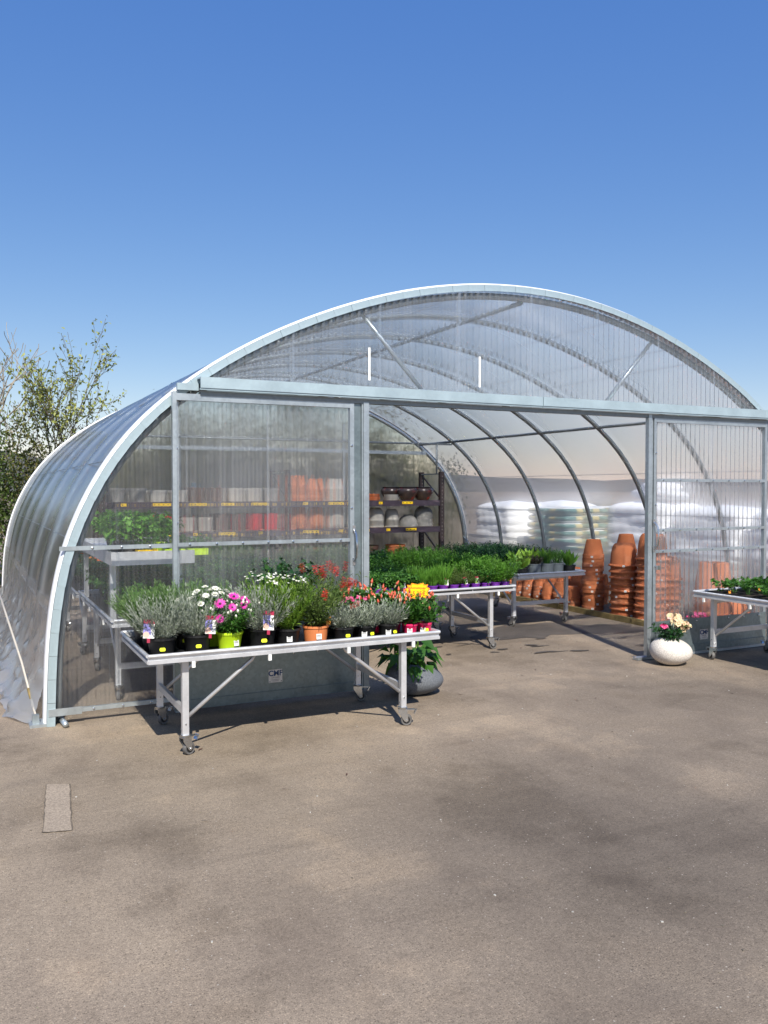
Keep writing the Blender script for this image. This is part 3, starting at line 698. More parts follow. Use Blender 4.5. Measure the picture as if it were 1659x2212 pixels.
def bench(label, cx, cy, rz, L=2.0, Wd=.98, h=.665, inset=.24, group=None, upper=False, seed=1):
    rs = random.Random(seed)
    t = thing('rolling_bench', label, 'bench', (cx, cy, 0), rz, group)
    x = L/2; y = Wd/2
    def rim(p0, p1, out):
        b = MB(); p0 = Vector(p0); p1 = Vector(p1); d = (p1-p0).normalized(); o = Vector(out)
        b.tube([p0+Vector((0, 0, h-.012)), p1+Vector((0, 0, h-.012))], .012, 10)
        b.bar(p0-o*.012+Vector((0, 0, h-.026)), p1-o*.012+Vector((0, 0, h-.026)), .006, .028)
        b.bar(p0-o*.006+Vector((0, 0, h-.051)), p1-o*.006+Vector((0, 0, h-.051)), .02, .021)
        b.build('rim', 'alu', t, 'auto')
    rim((-x, -y, 0), (x, -y, 0), (0, -1, 0)); rim((-x, y, 0), (x, y, 0), (0, 1, 0))
    rim((-x, -y+.014, 0), (-x, y-.014, 0), (-1, 0, 0)); rim((x, -y+.014, 0), (x, y-.014, 0), (1, 0, 0))
    MB().bbox(-x+.016, x-.016, -y+.016, y-.016, h-.05, h-.043).build('tray', 'tray_black', t)
    lx = x-inset; ly = y-.10
    for sx in (-1, 1):
        for sy in (-1, 1):
            lg = MB().bbox(sx*lx-.02, sx*lx+.02, sy*ly-.02, sy*ly+.02, .13, h-.062).build('leg', 'alu', t)
            bb = MB(); bb.tube([(sx*lx-.026, sy*ly, .165), (sx*lx+.026, sy*ly, .165)], .005, 8); bb.tube([(sx*lx, sy*ly-.026, .20), (sx*lx, sy*ly+.026, .20)], .005, 8); bb.build('bolt', 'zinc', lg)
            c = obj('caster', CT[2], t, (sx*lx, sy*ly, 0), (0, 0, rs.uniform(-.5, .5)))
            w = obj('tyre', CT[0], c, (.026, 0, .040), (R(90), 0, 0)); obj('hub', CT[1], c, (.026, 0, .040), (R(90), 0, 0)); obj('brake_pedal', CT[3], c)
        MB().bbox(sx*lx-.012, sx*lx+.012, -ly+.021, ly-.021, .25, .295).build('cross_bar', 'alu', t)
        MB().bbox(sx*lx-.012, sx*lx+.012, -ly+.021, ly-.021, h-.11, h-.07).build('cross_bar', 'alu', t)
    for sy in (-1, 1):
        for sx in (-1, 1):
            MB().tube([(sx*(lx-.021), sy*(ly-.01), .24), (sx*(lx-.43), sy*(ly-.004), h-.105), (sx*(lx-.455), sy*(ly-.004), h-.066)], .0125, 8).build('brace', 'alu', t, True)
        for k in (-1, -.36, .36, 1):
            MB().bbox(k*lx+sx*0-.010+.03, k*lx+.010+.03, sy*(y+.001)-.008, sy*(y+.001)+.008, h-.10, h-.0625).build('clip', 'white_plastic', t)
    return t
bench('aluminium bench on casters set before the left sliding door, lavender pots on it', 1.965, 5.60, 0, 2.0, .96, .665, seed=2)
HB = 'aluminium bench on casters carrying the front rows of purple herb pots'
bench(HB, 4.09, 7.72, 0, 2.0, .98, .665, seed=3)
bench('aluminium bench on casters behind the first herb bench, rosemary on it', 4.09, 8.86, 0, 2.0, .98, .665, seed=4)
bench('narrow-end-on aluminium bench with lettuces and slate grey pots', 6.28, 9.16, R(90), 2.0, .98, .665, seed=5)
bench('aluminium bench of strawberry seedlings in front of the right sliding door', 6.86, 5.06, R(90), 2.0, .98, .665, inset=.16, seed=6)
bl = bench('two-tier aluminium bench behind the clear left panel', 1.44, 7.40, R(90), 2.0, .98, .70, inset=.40, seed=7)
bench('aluminium bench of dark leafy plants behind the two-tier bench', 1.44, 9.62, R(90), 2.0, .98, .665, seed=8)
bench('aluminium bench of young green plants inside the left sliding door', 2.62, 9.0, R(90), 2.0, .9, .665, seed=9)
# upper shelf of the two-tier bench (local axes: x runs into the tunnel)
for sx in (-1, 1):
    for sy in (.45, -.05): MB().bbox(sx*.78-.02, sx*.78+.02, sy-.02, sy+.02, .66, 1.13).build('shelf_leg', 'alu', bl)
b = MB(); b.bbox(-.98, .98, -.12, .49, 1.135, 1.145); b.bbox(-.98, .98, .484, .49, 1.09, 1.19); b.bbox(-.98, .98, -.12, -.114, 1.09, 1.19); b.bbox(-.986, -.98, -.12, .49, 1.09, 1.19); b.bbox(.98, .986, -.12, .49, 1.09, 1.19)
b.build('upper_shelf', 'alu', bl)

# ================================================================ POTS AND PLANTS
def pot_mesh(r, h, mat, taper=.78, rim=.014, n=26):
    b = MB(); rb = r*taper
    b.lathe([(0, .0), (rb, .0), (r*.965, h-rim*1.2), (r*.965+.003, h-rim), (r+.003, h-rim), (r+.003, h), (r-.004, h), (r*.94, h-.02), (0, h-.02)], n)
    return b.mesh('pot', mat, 'auto')
SOIL = {}
def soil_mesh(r):
    if r not in SOIL: SOIL[r] = MB().lathe([(0, .006), (r*.5, .004), (r*.93, 0)], 18).mesh('soil', 'soil', True)
    return SOIL[r]
def sticker(parent, r, h, az, kind, taper=.78, zf=.45):
    """paper label on the pot wall"""
    z = h*zf; rr = r*(taper+(1-taper)*zf*.965)+.0035; b = MB()
    if kind == 'yellow':
        hw, hh = .017, .0105; b.add([(-hw, 0, -hh*.5), (-hw*.75, 0, -hh), (hw*.75, 0, -hh), (hw, 0, -hh*.5), (hw, 0, hh*.5), (hw*.75, 0, hh), (-hw*.75, 0, hh), (-hw, 0, hh*.5)], [tuple(range(8))]); m = ['sticker_yellow']
    else:
        b.add([(-.018, 0, -.018), (.018, 0, -.018), (.018, 0, .018), (-.018, 0, .018)], [(0, 1, 2, 3)]); b.cur = 1
        for k in range(6): x = -.014+k*.0048; b.add([(x, -.0005, -.002), (x+.0024, -.0005, -.002), (x+.0024, -.0005, .013), (x, -.0005, .013)], [(0, 1, 2, 3)])
        m = ['sticker_white', 'ink']
    o = b.build('price_sticker', m, parent); o.location = (rr*math.cos(az), rr*math.sin(az), z); o.rotation_euler = (math.atan2(r*(1-taper), h)*-1, 0, az+R(90))
    return o
def tag_mesh(kind):
    b = MB(); b.bbox(-.022, .022, -.0006, .0006, 0, .075); b.cur = 1; b.bbox(-.0222, .0222, -.0012, -.0007, .058, .0752); b.cur = 2; b.bbox(-.0222, .008, -.0011, -.0007, .012, .058)
    b.cur = 3; b.lathe([(0, 0), (.013, 0)], 12, (0, 0, 0))
    n = 24; b.v[-n:] = [(v[0]-.010, -.0016, v[1]+.014) for v in b.v[-n:]]
    b.cur = 1; b.bbox(-.006, .006, -.0008, .0006, -.018, .0)
    return b.mesh('plant_tag', ['sticker_white', 'maroon', 'violet_print' if kind == 'lav' else 'green_print', 'petal_cream' if kind == 'lav' else 'leaf_lime'])
TAGL = tag_mesh('lav'); TAGH = tag_mesh('herb')
def plant(name, label, cat, loc, rz, potm, r, h, fol, folm, group=None, flowers=None, stick=None, tagm=None, tag_at=None, taper=.78, folname='foliage', scale=1):
    t = thing(name, label, cat, loc, rz, group)
    obj('pot', pot_mesh(r, h, potm, taper) if isinstance(potm, str) else potm, t)
    obj('soil', soil_mesh(r), t, (0, 0, h-.019))
    me = fol if isinstance(fol, bpy.types.Mesh) else arrays_mesh(folname, fol, folm)
    obj(folname, me, t, (0, 0, h-.015))
    for fm in (flowers or []): tag(obj('flowers', fm, t, (0, 0, h-.015)), kind='stuff')     # tiny florets
    for az, k in (stick or []): sticker(t, r, h, az, k, taper)
    if tagm: 
        o = obj('plant_tag', tagm, t, tag_at or (0, -r*.8, h+.02), (-.25, .1, 0)); o.scale = (1.5,)*3
    t.scale = (scale,)*3
    return t
FRONT = R(-115)          # side of a pot that faces the yard
ZT = .622                # tray floor of the benches
# --- lavender
LAV = [arrays_mesh('foliage', spray(s, 120, .31, 1.12, 26, .038, .0065, .75, 0, .06, .5, .12, .08, .4, True, 0, True)[0], m) for s, m in ((1, 'lavender'), (2, 'lavender'), (3, 'lavender'), (4, 'lavender_green'), (5, 'lavender_green'))]
LAVS = [arrays_mesh('foliage', spray(s, 95, .20, 1.2, 18, .046, .008, .6, 0, .045, .45, .1, .05, .35, True, 0, True)[0], 'lavender') for s in (11, 12, 13)]
for i, (x, y, v, st, tg, sc, lab) in enumerate([
    (1.075, 5.27, 0, 'yellow', (-.095, -.085, .13), 1.0, 'silvery lavender in a black pot at the front left corner of the outdoor bench'),
    (1.30, 5.285, 1, 'yellow', (.055, -.105, .13), 1.0, 'silvery lavender in a black pot with a picture tag, left of the lime green pot'),
    (1.72, 5.275, 2, 'yellow', (.005, -.11, .12), 1.08, 'tall silvery lavender in a black pot between the lime pot and the white-flowered bush'),
    (1.08, 5.48, 3, 'yellow', None, 1.02, 'green lavender in a black pot behind the corner lavender'),
    (1.29, 5.50, 1, 'yellow', None, 1.0, 'grey lavender in a black pot in the second row of the left cluster'),
    (1.07, 5.70, 3, None, None, 1.0, 'green lavender in a black pot in the third row by the bench end'),
    (1.30, 5.72, 4, None, None, 1.08, 'green lavender in a black pot in the third row'),
    (1.10, 5.92, 4, None, None, 1.0, 'green lavender in a black pot at the back left corner of the bench'),
    (1.33, 5.94, 3, None, None, 1.02, 'green lavender in a black pot at the back, second from the bench end'),
    (1.55, 5.75, 4, None, None, 1.0, 'green lavender in a black pot behind the cream chrysanthemum'),
    (1.70, 5.52, 0, None, None, 1.05, 'grey lavender in a black pot behind the tall silvery lavender')]):
    plant('lavender_plant', lab, 'potted plant', (x, y, ZT), i*1.3 if not tg else 0, 'black_plastic', .088, .12, LAV[v], None, 'lavender pots on the outdoor bench',
          None, [(FRONT+(.45 if not tg else .3), st)] if st and tg else ([(FRONT-i*1.3, st)] if st else None), TAGL if tg else None, tg, scale=sc)
for i, (x, st, lab) in enumerate([(2.29, [(FRONT+.5, 'yellow')], 'small grey lavender in a black pot next to the bottlebrush'), (2.455, [(FRONT-.1, 'white'), (FRONT+.75, 'yellow')], 'small grey lavender with white and yellow stickers, middle of its trio'),
                                  (2.63, [(FRONT+.0, 'white'), (FRONT+.75, 'yellow')], 'small grey lavender with white and yellow stickers beside the pink pots')]):
    plant('lavender_plant', lab, 'potted plant', (x, 5.255, ZT), 0, 'black_plastic', .074, .10, LAVS[i], None, 'lavender pots on the outdoor bench', None, st)
# --- osteospermum in the lime pot
rs = np.random.RandomState(5)
fol, tips = spray(21, 90, .25, 1.0, 14, .042, .016, .9, 0, .05, .35, .1, .2, .3)
pc = [(.0, -.10, .245), (-.085, -.09, .205), (.085, -.05, .21), (-.02, -.135, .185), (.055, -.12, .19), (-.10, -.14, .12)]
pn = [(.0, -.5, .8), (-.2, -.7, .6), (.3, -.6, .7), (0, -.8, .4), (.2, -.8, .5), (-.3, -.9, .2)]
DAISY = arrays_mesh('daisy', [petals([(0, 0, 0)], [(0, 0, 1)], .036, 18, .012, 1)], 'petal_magenta'); DEYE = MB().tube([(0, 0, .002), (0, 0, .010)], [.009, .005], 8).mesh('flower_eye', 'ink')
buds = [(x*1.02, y*1.02, z) for (x, y, z), _ in [(t_[0], 0) for t_ in tips[:26]]]
DBUD = MB().tube([(0, 0, 0), (0, 0, .012), (0, 0, .02)], [.004, .008, .003], 6).mesh('bud', 'petal_white', True)
dz = plant('african_daisy', 'magenta daisies with cream buds in a lime green pot', 'potted plant', (1.505, 5.275, ZT), 0, 'lime', .084, .122, fol, 'leaf_mid', None, None, [(FRONT+.75, 'white')])
for q in buds: obj('bud', DBUD, dz, (q[0], q[1], q[2]+.107))
def face(n_): return Vector(n_).to_track_quat('Z', 'Y').to_euler()
for i, (c_, n_) in enumerate(zip(pc, pn)):
    o = obj('daisy', DAISY, dz, (c_[0], c_[1], c_[2]+.107), face(n_)); o.scale = ((1.15 if i < 3 else .85),)*3; obj('flower_eye', DEYE, o)
# --- cream chrysanthemum behind
fol, tips = spray(22, 80, .27, .95, 12, .04, .018, .9, 0, .05, .35, .15, .2, .2)
cc = [t_[0]*np.array([1, 1, 1.0])+np.array([0, 0, .012]) for t_ in tips if t_[0][2] > .17][:34]
mum = plant('chrysanthemum', 'dense cream white chrysanthemum in a lime green pot behind the magenta daisies', 'potted plant', (1.46, 5.50, ZT), 0, 'lime', .084, .122, fol, 'leaf_mid')
MUM = arrays_mesh('blossom', [petals([(0, 0, 0)], [(0, 0, 1)], .027, 14, .012, 3), petals([(0, 0, .002)], [(0, 0, 1)], .018, 9, .010, 4, .9)], 'petal_white')
for q in cc: obj('blossom', MUM, mum, (q[0], q[1], q[2]+.107), face((q[0]*2, q[1]*2-.2, .7)))
# --- white-flowered narrow-leaved bushes
for i, (x, y, sc, sd_, lab) in enumerate([(1.90, 5.28, 1.0, 31, 'bushy narrow-leaved shrub with white flowers in a black pot, barcode sticker'), (1.88, 5.56, 1.05, 32, 'narrow-leaved white-flowered shrub in the second row behind the tagged one')]):
    fol, tips = spray(sd_, 130, .36, .80, 17, .060, .009, .8, 0, .045, .4, .1, .2, .35, True, 0, True)
    up = sorted(tips, key=lambda q: -q[0][2])[:13]
    cs = []
    for p, d in up:
        for k in range(3): cs.append(p+rs.normal(size=3)*.012)
    fl = arrays_mesh('flowers', [petals(cs, [(c[0], c[1]-.3, .8) for c in cs], .010, 5, .008, 6, .2)], 'petal_white')
    plant('white_flowered_shrub', lab, 'potted plant', (x, y, ZT), 0, 'black_plastic', .084, .115, fol, 'leaf_lime', None, [fl], [(FRONT+.25, 'white')] if i == 0 else None)
MB_card = MB(); MB_card.box((0, 0, 0), (.05, .001, .06))
# --- bottlebrush in the orange pot
BR = []
for k in range(110):
    a_ = rs.normal(size=3); a_[2] = 0; BR.append(a_/np.linalg.norm(a_)+np.array([0, 0, .2]))
BRUSH = arrays_mesh('red_brush', [leaf_arrays([(0, 0, z) for z in rs.uniform(-.035, .035, 110)], BR, .026, .0026, 0, .1, 7)], 'petal_red')
fol, tips = spray(41, 110, .38, .9, 16, .060, .011, .75, 0, .045, .3, .1, .15, .4, True, .1)
up = sorted(tips, key=lambda q: -q[0][2]-q[0][0]*.6)[:9]
up[0] = (np.array([.0, -.16, .23]), np.array([.0, -.3, .5])); up[1] = (np.array([.27, -.02, .28]), np.array([.8, 0, .3])); up[2] = (np.array([.25, -.08, .14]), np.array([.6, -.4, .2]))
bt = plant('bottlebrush_plant', 'bottlebrush with red brush flowers in a terracotta orange pot', 'potted plant', (2.095, 5.275, ZT), 0, 'orange_pot', .086, .12, fol, 'leaf_olive', None, None, [(FRONT+.35, 'white')], taper=.84)
for p, d in up: obj('red_brush', BRUSH, bt, (p[0], p[1], p[2]+.105), face(d))
tgm = MB(); tgm.bbox(-.012, .012, -.001, .001, 0, .07); tgm.cur = 1; tgm.bbox(-.0122, .0122, -.0016, -.0011, .01, .05); tgm.cur = 2; tgm.tube([(0, 0, .07), (0, 0, .082)], [.012, .006], 8)
obj('plant_tag', tgm.mesh('plant_tag', ['ink', 'orange_print', 'white_plastic']), bt, (.07, -.05, .11), (-.1, .08, 0)).scale = (1.3,)*3
fol, tips = spray(42, 70, .42, .8, 14, .055, .010, .8, 0, .045, .3, .1, .15, .4)
bt2 = plant('bottlebrush_plant', 'second bottlebrush in a black pot behind the orange pot', 'potted plant', (2.28, 5.55, ZT), .6, 'black_plastic', .08, .115, fol, 'leaf_olive')
for p, d in sorted(tips, key=lambda q: -q[0][2])[:7]: obj('red_brush', BRUSH, bt2, (p[0], p[1], p[2]+.1), face(d))
# --- dark round-leaved plant at the back
fol, tips = spray(45, 46, .45, .75, 12, .07, .065, 1.0, 0, .04, .4, .3, .3, .3)
plant('round_leaved_plant', 'dark glossy round-leaved plant at the back of the outdoor bench', 'potted plant', (2.10, 5.86, ZT), 0, 'black_plastic', .085, .12, fol, 'leaf_dark')
fol, tips = spray(46, 40, .30, .9, 11, .045, .03, 1.0, 0, .04, .4, .2, .3, .3)
plant('bushy_green_plant', 'low dark green bushy plant in the back row beside the round-leaved plant', 'potted plant', (1.86, 5.88, ZT), 0, 'black_plastic', .08, .11, fol, 'leaf_dark')
# --- mandevillas in pink pots
def mandevilla(seed):
    fol, tips = spray(seed, 32, .21, .95, 9, .066, .034, .8, 0, .03, .45, .15, .15, .3)
    rs_ = random.Random(seed); bl_ = []
    for p, d in tips[:9]: bl_.append((tuple(p), Vector(d)+Vector((rs_.uniform(-.5, .5), rs_.uniform(-.5, .5), .2))))
    return arrays_mesh('foliage', fol, 'leaf_mid'), bl_
bd = MB(); bd.tube([(0, 0, 0), (0, 0, .02)], [.0025, .006], 6, False); bd.cur = 1; bd.tube([(0, 0, .019), (0, 0, .034), (0, 0, .056)], [.006, .009, .0015], 7); BUD = bd.mesh('red_bud', ['petal_cream', 'petal_coral'], True)
MV = [mandevilla(s) for s in (51, 52, 53)]
for i, (x, y, st, lab) in enumerate([(2.80, 5.25, [(FRONT-.1, 'white')], 'red-budded mandevilla in a pink pot next to the grey lavender trio'), (2.915, 5.25, [(FRONT-.3, 'white'), (FRONT+.2, 'yellow')], 'red-budded mandevilla in a pink pot at the right end of the bench'),
                                     (2.76, 5.42, [(FRONT, 'yellow')], 'red-budded mandevilla in a pink pot under the orange price star'), (2.88, 5.43, None, 'red-budded mandevilla in a pink pot behind the end one'), (2.62, 5.48, None, 'red-budded mandevilla behind the third small lavender'), (2.50, 5.50, None, 'red-budded mandevilla behind the middle small lavender'), (2.66, 5.66, None, 'red-budded mandevilla at the back of the bench, right half'), (2.84, 5.64, None, 'red-budded mandevilla at the back right corner of the bench'), (2.48, 5.70, None, 'red-budded mandevilla at the back, left of the others')]):
    a, f_ = MV[i % 3]
    mv = plant('mandevilla_plant', lab, 'potted plant', (x, y, ZT), i*.9 if not st else 0, 'pink', .052, .085, a, None, 'mandevillas in pink pots', None, st, scale=1.0 if i < 4 else 1.12)
    for p, d in f_[:9 if i < 4 else 6]: obj('red_bud', BUD, mv, (p[0], p[1], p[2]+.07), face(d))
cs = [np.array([rs.uniform(-.12, .12), rs.uniform(-.1, .06), rs.uniform(.15, .2)]) for _ in range(14)]
fol, _ = spray(56, 50, .2, 1.0, 10, .04, .02, .9, 0, .03, .4)
plant('pink_flowering_plant', 'small plant covered in pink flowers behind the grey lavender trio', 'potted plant', (2.44, 5.42, ZT), 0, 'black_plastic', .06, .09, fol, 'leaf_mid', None, [arrays_mesh('flowers', [petals(cs, [(c[0], c[1]-.4, .6) for c in cs], .02, 6, .014, 9, .3)], 'petal_pink')])
# --- price star
st = thing('price_star', 'orange starburst price card on a stick among the mandevillas', 'price sign', (2.93, 5.38, ZT+.09), R(-14))
def star(rx, ry, n, depth, y0):
    b = MB(); pts = []
    for k in range(2*n):
        q = 1 if k % 2 == 0 else .80; t = 2*math.pi*(k+.5)/(2*n); sq = lambda v: math.copysign(abs(v)**.62, v)
        pts.append((rx*q*sq(math.cos(t)), ry*q*sq(math.sin(t))))
    m = len(pts); vs = [(0, y0, 0)]+[(x, y0, z) for x, z in pts]+[(x, y0+depth, z) for x, z in pts]
    return b.add(vs, [(0, 1+k, 1+(k+1) % m) for k in range(m)]+[(1+k, 1+m+k, 1+m+(k+1) % m, 1+(k+1) % m) for k in range(m)])
so = star(.095, .062, 11, .002, 0).build('card', 'sign_orange', st); so.location = (0, 0, .20)
so2 = star(.082, .052, 11, .001, -.0012).build('card_face', 'sign_yellow', st); so2.location = (0, 0, .20)
for body, size, dx, dz in (('ARomatiques', .024, -.005, .024), ('pot', .013, .045, .008), ('15,35€', .042, .0, -.018)):
    obj('lettering', text_mesh(body, size, 'red_ink', .0003, .02), st, (dx, -.0018, .20+dz), (R(90), R(2), 0))
MB().tube([(0, .005, 0), (0, .005, .2)], .003, 6).build('stick', 'white_plastic', st)

# ================================================================ HERBS
PP = pot_mesh(.052, .075, 'purple', .8, .012, 18); SO = soil_mesh(.052)
def herb(kind):
    if kind == 'parsley': p = [spray(60+k, 46, .16, 1.05, 7, .042, .038, 1.15, 0, .03, .45, .5, .3, .3, False)[0] for k in range(2)]; m = 'leaf_mid'
    if kind == 'chives': p = [spray(64+k, 130, .19, .5, 3, .09, .004, .12, 0, .04, .3, .1, .1, .3)[0] for k in range(2)]; m = 'leaf_light'
    if kind == 'thyme': p = [spray(67+k, 80, .17, 1.05, 20, .015, .012, 1.1, 0, .03, .3, .15, .1, .3)[0] for k in range(2)]; m = 'leaf_olive'
    if kind == 'tarragon': p = [spray(70+k, 50, .27, .9, 18, .050, .010, .8, 0, .03, .3, .12, .1, .3)[0] for k in range(2)]; m = 'leaf_light'
    if kind == 'rosemary': p = [spray(74+k, 40, .30, .55, 30, .026, .006, .8, 0, .03, .4, .1, .05, .3)[0] for k in range(2)]; m = 'lavender_green'
    if kind == 'mint': p = [spray(77+k, 34, .20, .95, 10, .045, .030, 1.0, 0, .03, .4, .2, .15, .3)[0] for k in range(2)]; m = 'leaf_mid'
    if kind == 'basil': p = [spray(80+k, 28, .2, .95, 9, .055, .040, 1.0, 0, .03, .4, .2, .15, .3)[0] for k in range(2)]; m = 'leaf_dark'
    return [arrays_mesh('foliage', q, m) for q in p]
HM = {k: herb(k) for k in ('parsley', 'chives', 'thyme', 'tarragon', 'rosemary', 'mint', 'basil')}
HPROTO = {}
def herb_pot(kind, x, y, z, rz, tagged, sc, row, ri, ci):
    where = ('front row' if ri == 0 else ORD[ri]+' row')+' on the '+{0: 'first herb bench', 1: 'rosemary bench', 2: 'bench inside the left door'}[row]+', %s along' % ORD[ci]
    look = {'parsley': 'curly parsley', 'chives': 'grassy chives', 'thyme': 'low thyme', 'tarragon': 'feathery herb', 'rosemary': 'upright rosemary', 'mint': 'leafy green mint', 'basil': 'dark broad-leaved herb'}[kind]
    key = (kind, tagged); lab = '%s, %s' % (look+(' with tag' if tagged else ''), where)
    v = random.Random(int(x*1000+y*77)).randint(0, 1)
    t = thing('herb_pot', lab, 'herb', (x, y, z), rz, 'purple herb pots')
    obj('pot', PP, t); obj('soil', SO, t, (0, 0, .056)); f = obj('foliage', HM[kind][v], t, (0, 0, .06)); f.scale = (sc,)*3
    if tagged: 
        o = obj('plant_tag', TAGH, t, (.012*math.sin(x*40), -.05, .075), (-.2, .12*math.sin(x*90), -rz)); o.location.rotate(Matrix.Rotation(-rz, 3, 'Z')); o.scale = (.95,)*3
rs = random.Random(12)
def zone(x):
    return 'parsley' if x < 4.02 else 'chives' if x < 4.30 else 'thyme' if x < 4.68 else 'mint' if x < 4.80 else 'tarragon'
for j in range(7):
    for i in range(16):
        x = 3.17+i*.1225; y = 7.30+j*.135
        k = zone(x) if j < 2 else ('thyme' if x < 3.6 else 'mint' if x < 4.2 else 'parsley' if x < 4.6 else 'tarragon')
        herb_pot(k, x+rs.uniform(-.006, .006), y, ZT, rs.uniform(0, 6.28), j == 0 and (i in (2, 3, 5, 6, 9, 11, 12, 13)), rs.uniform(.78, 1.18)*(.82 if j >= 2 and k != 'tarragon' else 1), 0, j, i)
for j in range(5):
    for i in range(12):
        x = 3.2+i*.163; y = 8.50+j*.175
        k = 'rosemary' if x < 3.95 else 'basil' if j > 2 else 'mint' if x < 4.5 else 'tarragon'
        herb_pot(k, x, y, ZT, rs.uniform(0, 6.28), False, rs.uniform(.9, 1.4), 1, j, i)
for j in range(9):
    for i in range(4):
        herb_pot(('mint', 'basil', 'rosemary')[(j//3) % 3], 2.30+i*.21, 8.16+j*.21, ZT, rs.uniform(0, 6.28), False, rs.uniform(1.1, 1.4), 2, j, i)
# trays under the front rows
for i in range(4):
    tr = thing('plant_tray', 'flat black tray under the front herb pots, %s from the left door end' % ORD[i], 'tray', (3.35+i*.49, 7.43, ZT+.001), 0, 'black trays on the first herb bench')
    b = MB(); b.bbox(-.24, .24, -.195, -.188, 0, .03); b.bbox(-.24, .24, .188, .195, 0, .03); b.bbox(-.24, -.233, -.188, .188, 0, .03); b.bbox(.233, .24, -.188, .188, 0, .03); b.build('tray_wall', 'black_plastic', tr)
# --- lettuces and slate pots on the narrow bench
def lettuce(seed, n=22, L=.19): 
    rr = np.random.RandomState(seed); P = []; D = []
    for k in range(n): a = rr.uniform(0, 6.28); q = rr.uniform(.15, .75); P.append((.02*math.cos(a), .02*math.sin(a), 0)); D.append((math.sin(q)*math.cos(a), math.sin(q)*math.sin(a), math.cos(q)))
    return [leaf_arrays(P, D, np.array([L*rr.uniform(.6, 1.1) for _ in range(n)]), .065, .12, .25, seed)]
for i, (x, y, pm, kind, lab) in enumerate([(5.93, 8.30, 'black_plastic', 'l', 'upright lettuce in a black pot at the left corner of the narrow bench'), (6.13, 8.32, 'grey_plastic', 'd', 'dark low herb in a slate grey pot beside the lettuce'), (6.30, 8.30, 'grey_plastic', 'c', 'grassy herb in a slate grey pot, middle of the narrow bench end'), (6.46, 8.31, 'grey_plastic', 'c2', 'grassy green herb in a slate grey pot, next to the corner plant'), (6.64, 8.30, 'black_plastic', 'l2', 'broad-leaved sorrel in a black pot at the right corner of the narrow bench'),
    (6.02, 8.55, 'grey_plastic', 'l', 'lettuce in a slate grey pot in the second row, left'), (6.25, 8.56, 'grey_plastic', 'l2', 'tall lettuce in a slate grey pot in the second row, centre'), (6.48, 8.56, 'grey_plastic', 'l', 'lettuce in a slate grey pot in the second row, right')]):
    if kind[0] == 'l': fol, m = lettuce(90+i, 24 if kind == 'l' else 18, .2 if kind == 'l' else .24), 'leaf_lime' if i != 4 else 'leaf_light'
    elif kind == 'd': fol, m = spray(95, 50, .13, 1.1, 12, .03, .02, 1, 0, .04, .3)[0], 'leaf_red'
    else: fol, m = spray(96+i, 110, .17, .6, 4, .08, .005, .2, 0, .05, .3)[0], 'leaf_mid'
    plant('salad_pot', lab, 'potted plant', (x, y, ZT), i, pm, .075 if pm == 'black_plastic' else .083, .10 if pm == 'black_plastic' else .135, fol, m, None, taper=.9)
fol = [arrays_mesh('foliage', spray(110+k, 60, .24, .9, 12, .035, .02, 1.0, 0, .05, .4)[0], 'leaf_dark') for k in range(2)]
gp = pot_mesh(.075, .1, 'black_plastic')
for j in range(6):
    for i in range(4):
        t = thing('leafy_pot', 'dark leafy plant on the narrow bench, %s row behind the salads, %s across' % (ORD[j], ORD[i]), 'potted plant', (5.95+i*.22, 8.82+j*.22, ZT), i+j, 'dark leafy pots on the narrow bench')
        obj('pot', gp, t); obj('foliage', fol[(i+j) % 2], t, (0, 0, .085))
# --- benches at the left: strawberries and leafy plants
sf = [arrays_mesh('foliage', spray(120+k, 34, .24, 1.05, 7, .075, .06, 1.15, 0, .05, .3, .45, .3, .3)[0], 'leaf_mid') for k in range(2)]
sf2 = [arrays_mesh('foliage', spray(124+k, 34, .26, .9, 8, .085, .06, 1.1, 0, .05, .3, .35, .3, .3)[0], 'leaf_light') for k in range(2)]
sf3 = [arrays_mesh('foliage', spray(127+k, 50, .28, .9, 10, .05, .03, 1.1, 0, .05, .3, .2, .3, .3)[0], 'leaf_dark') for k in range(2)]
of = arrays_mesh('flowers', [petals([(.05, 0, .25), (-.06, .03, .26), (0, .08, .25), (.02, -.07, .24)], [(0, -.3, 1)]*4, .03, 8, .02, 4, .3)], 'petal_orange')
for j in range(7):
    for i in range(3):
        t = thing('strawberry_pot', 'broad-leaved young plant on the lower tier, %s row in from the panel, %s across' % (ORD[j], ORD[i]), 'potted plant', (1.17+i*.26, 6.62+j*.26, ZT+.036), i*2+j, 'plants on the lower tier of the two-tier bench')
        obj('pot', gp, t); obj('foliage', sf[(i+j) % 2], t, (0, 0, .085))
for j in range(7):
    for i in range(3):
        t = thing('bushy_pot', 'dark bushy plant on the far left bench, %s row in, %s across' % (ORD[j], ORD[i]), 'potted plant', (1.16+i*.28, 8.80+j*.27, ZT), i*2+j, 'plants on the far left bench')
        obj('pot', gp, t); obj('foliage', sf3[(i+j) % 2], t, (0, 0, .085))
        if (i+j) % 3 == 0: obj('flowers', of, t, (0, 0, .085))
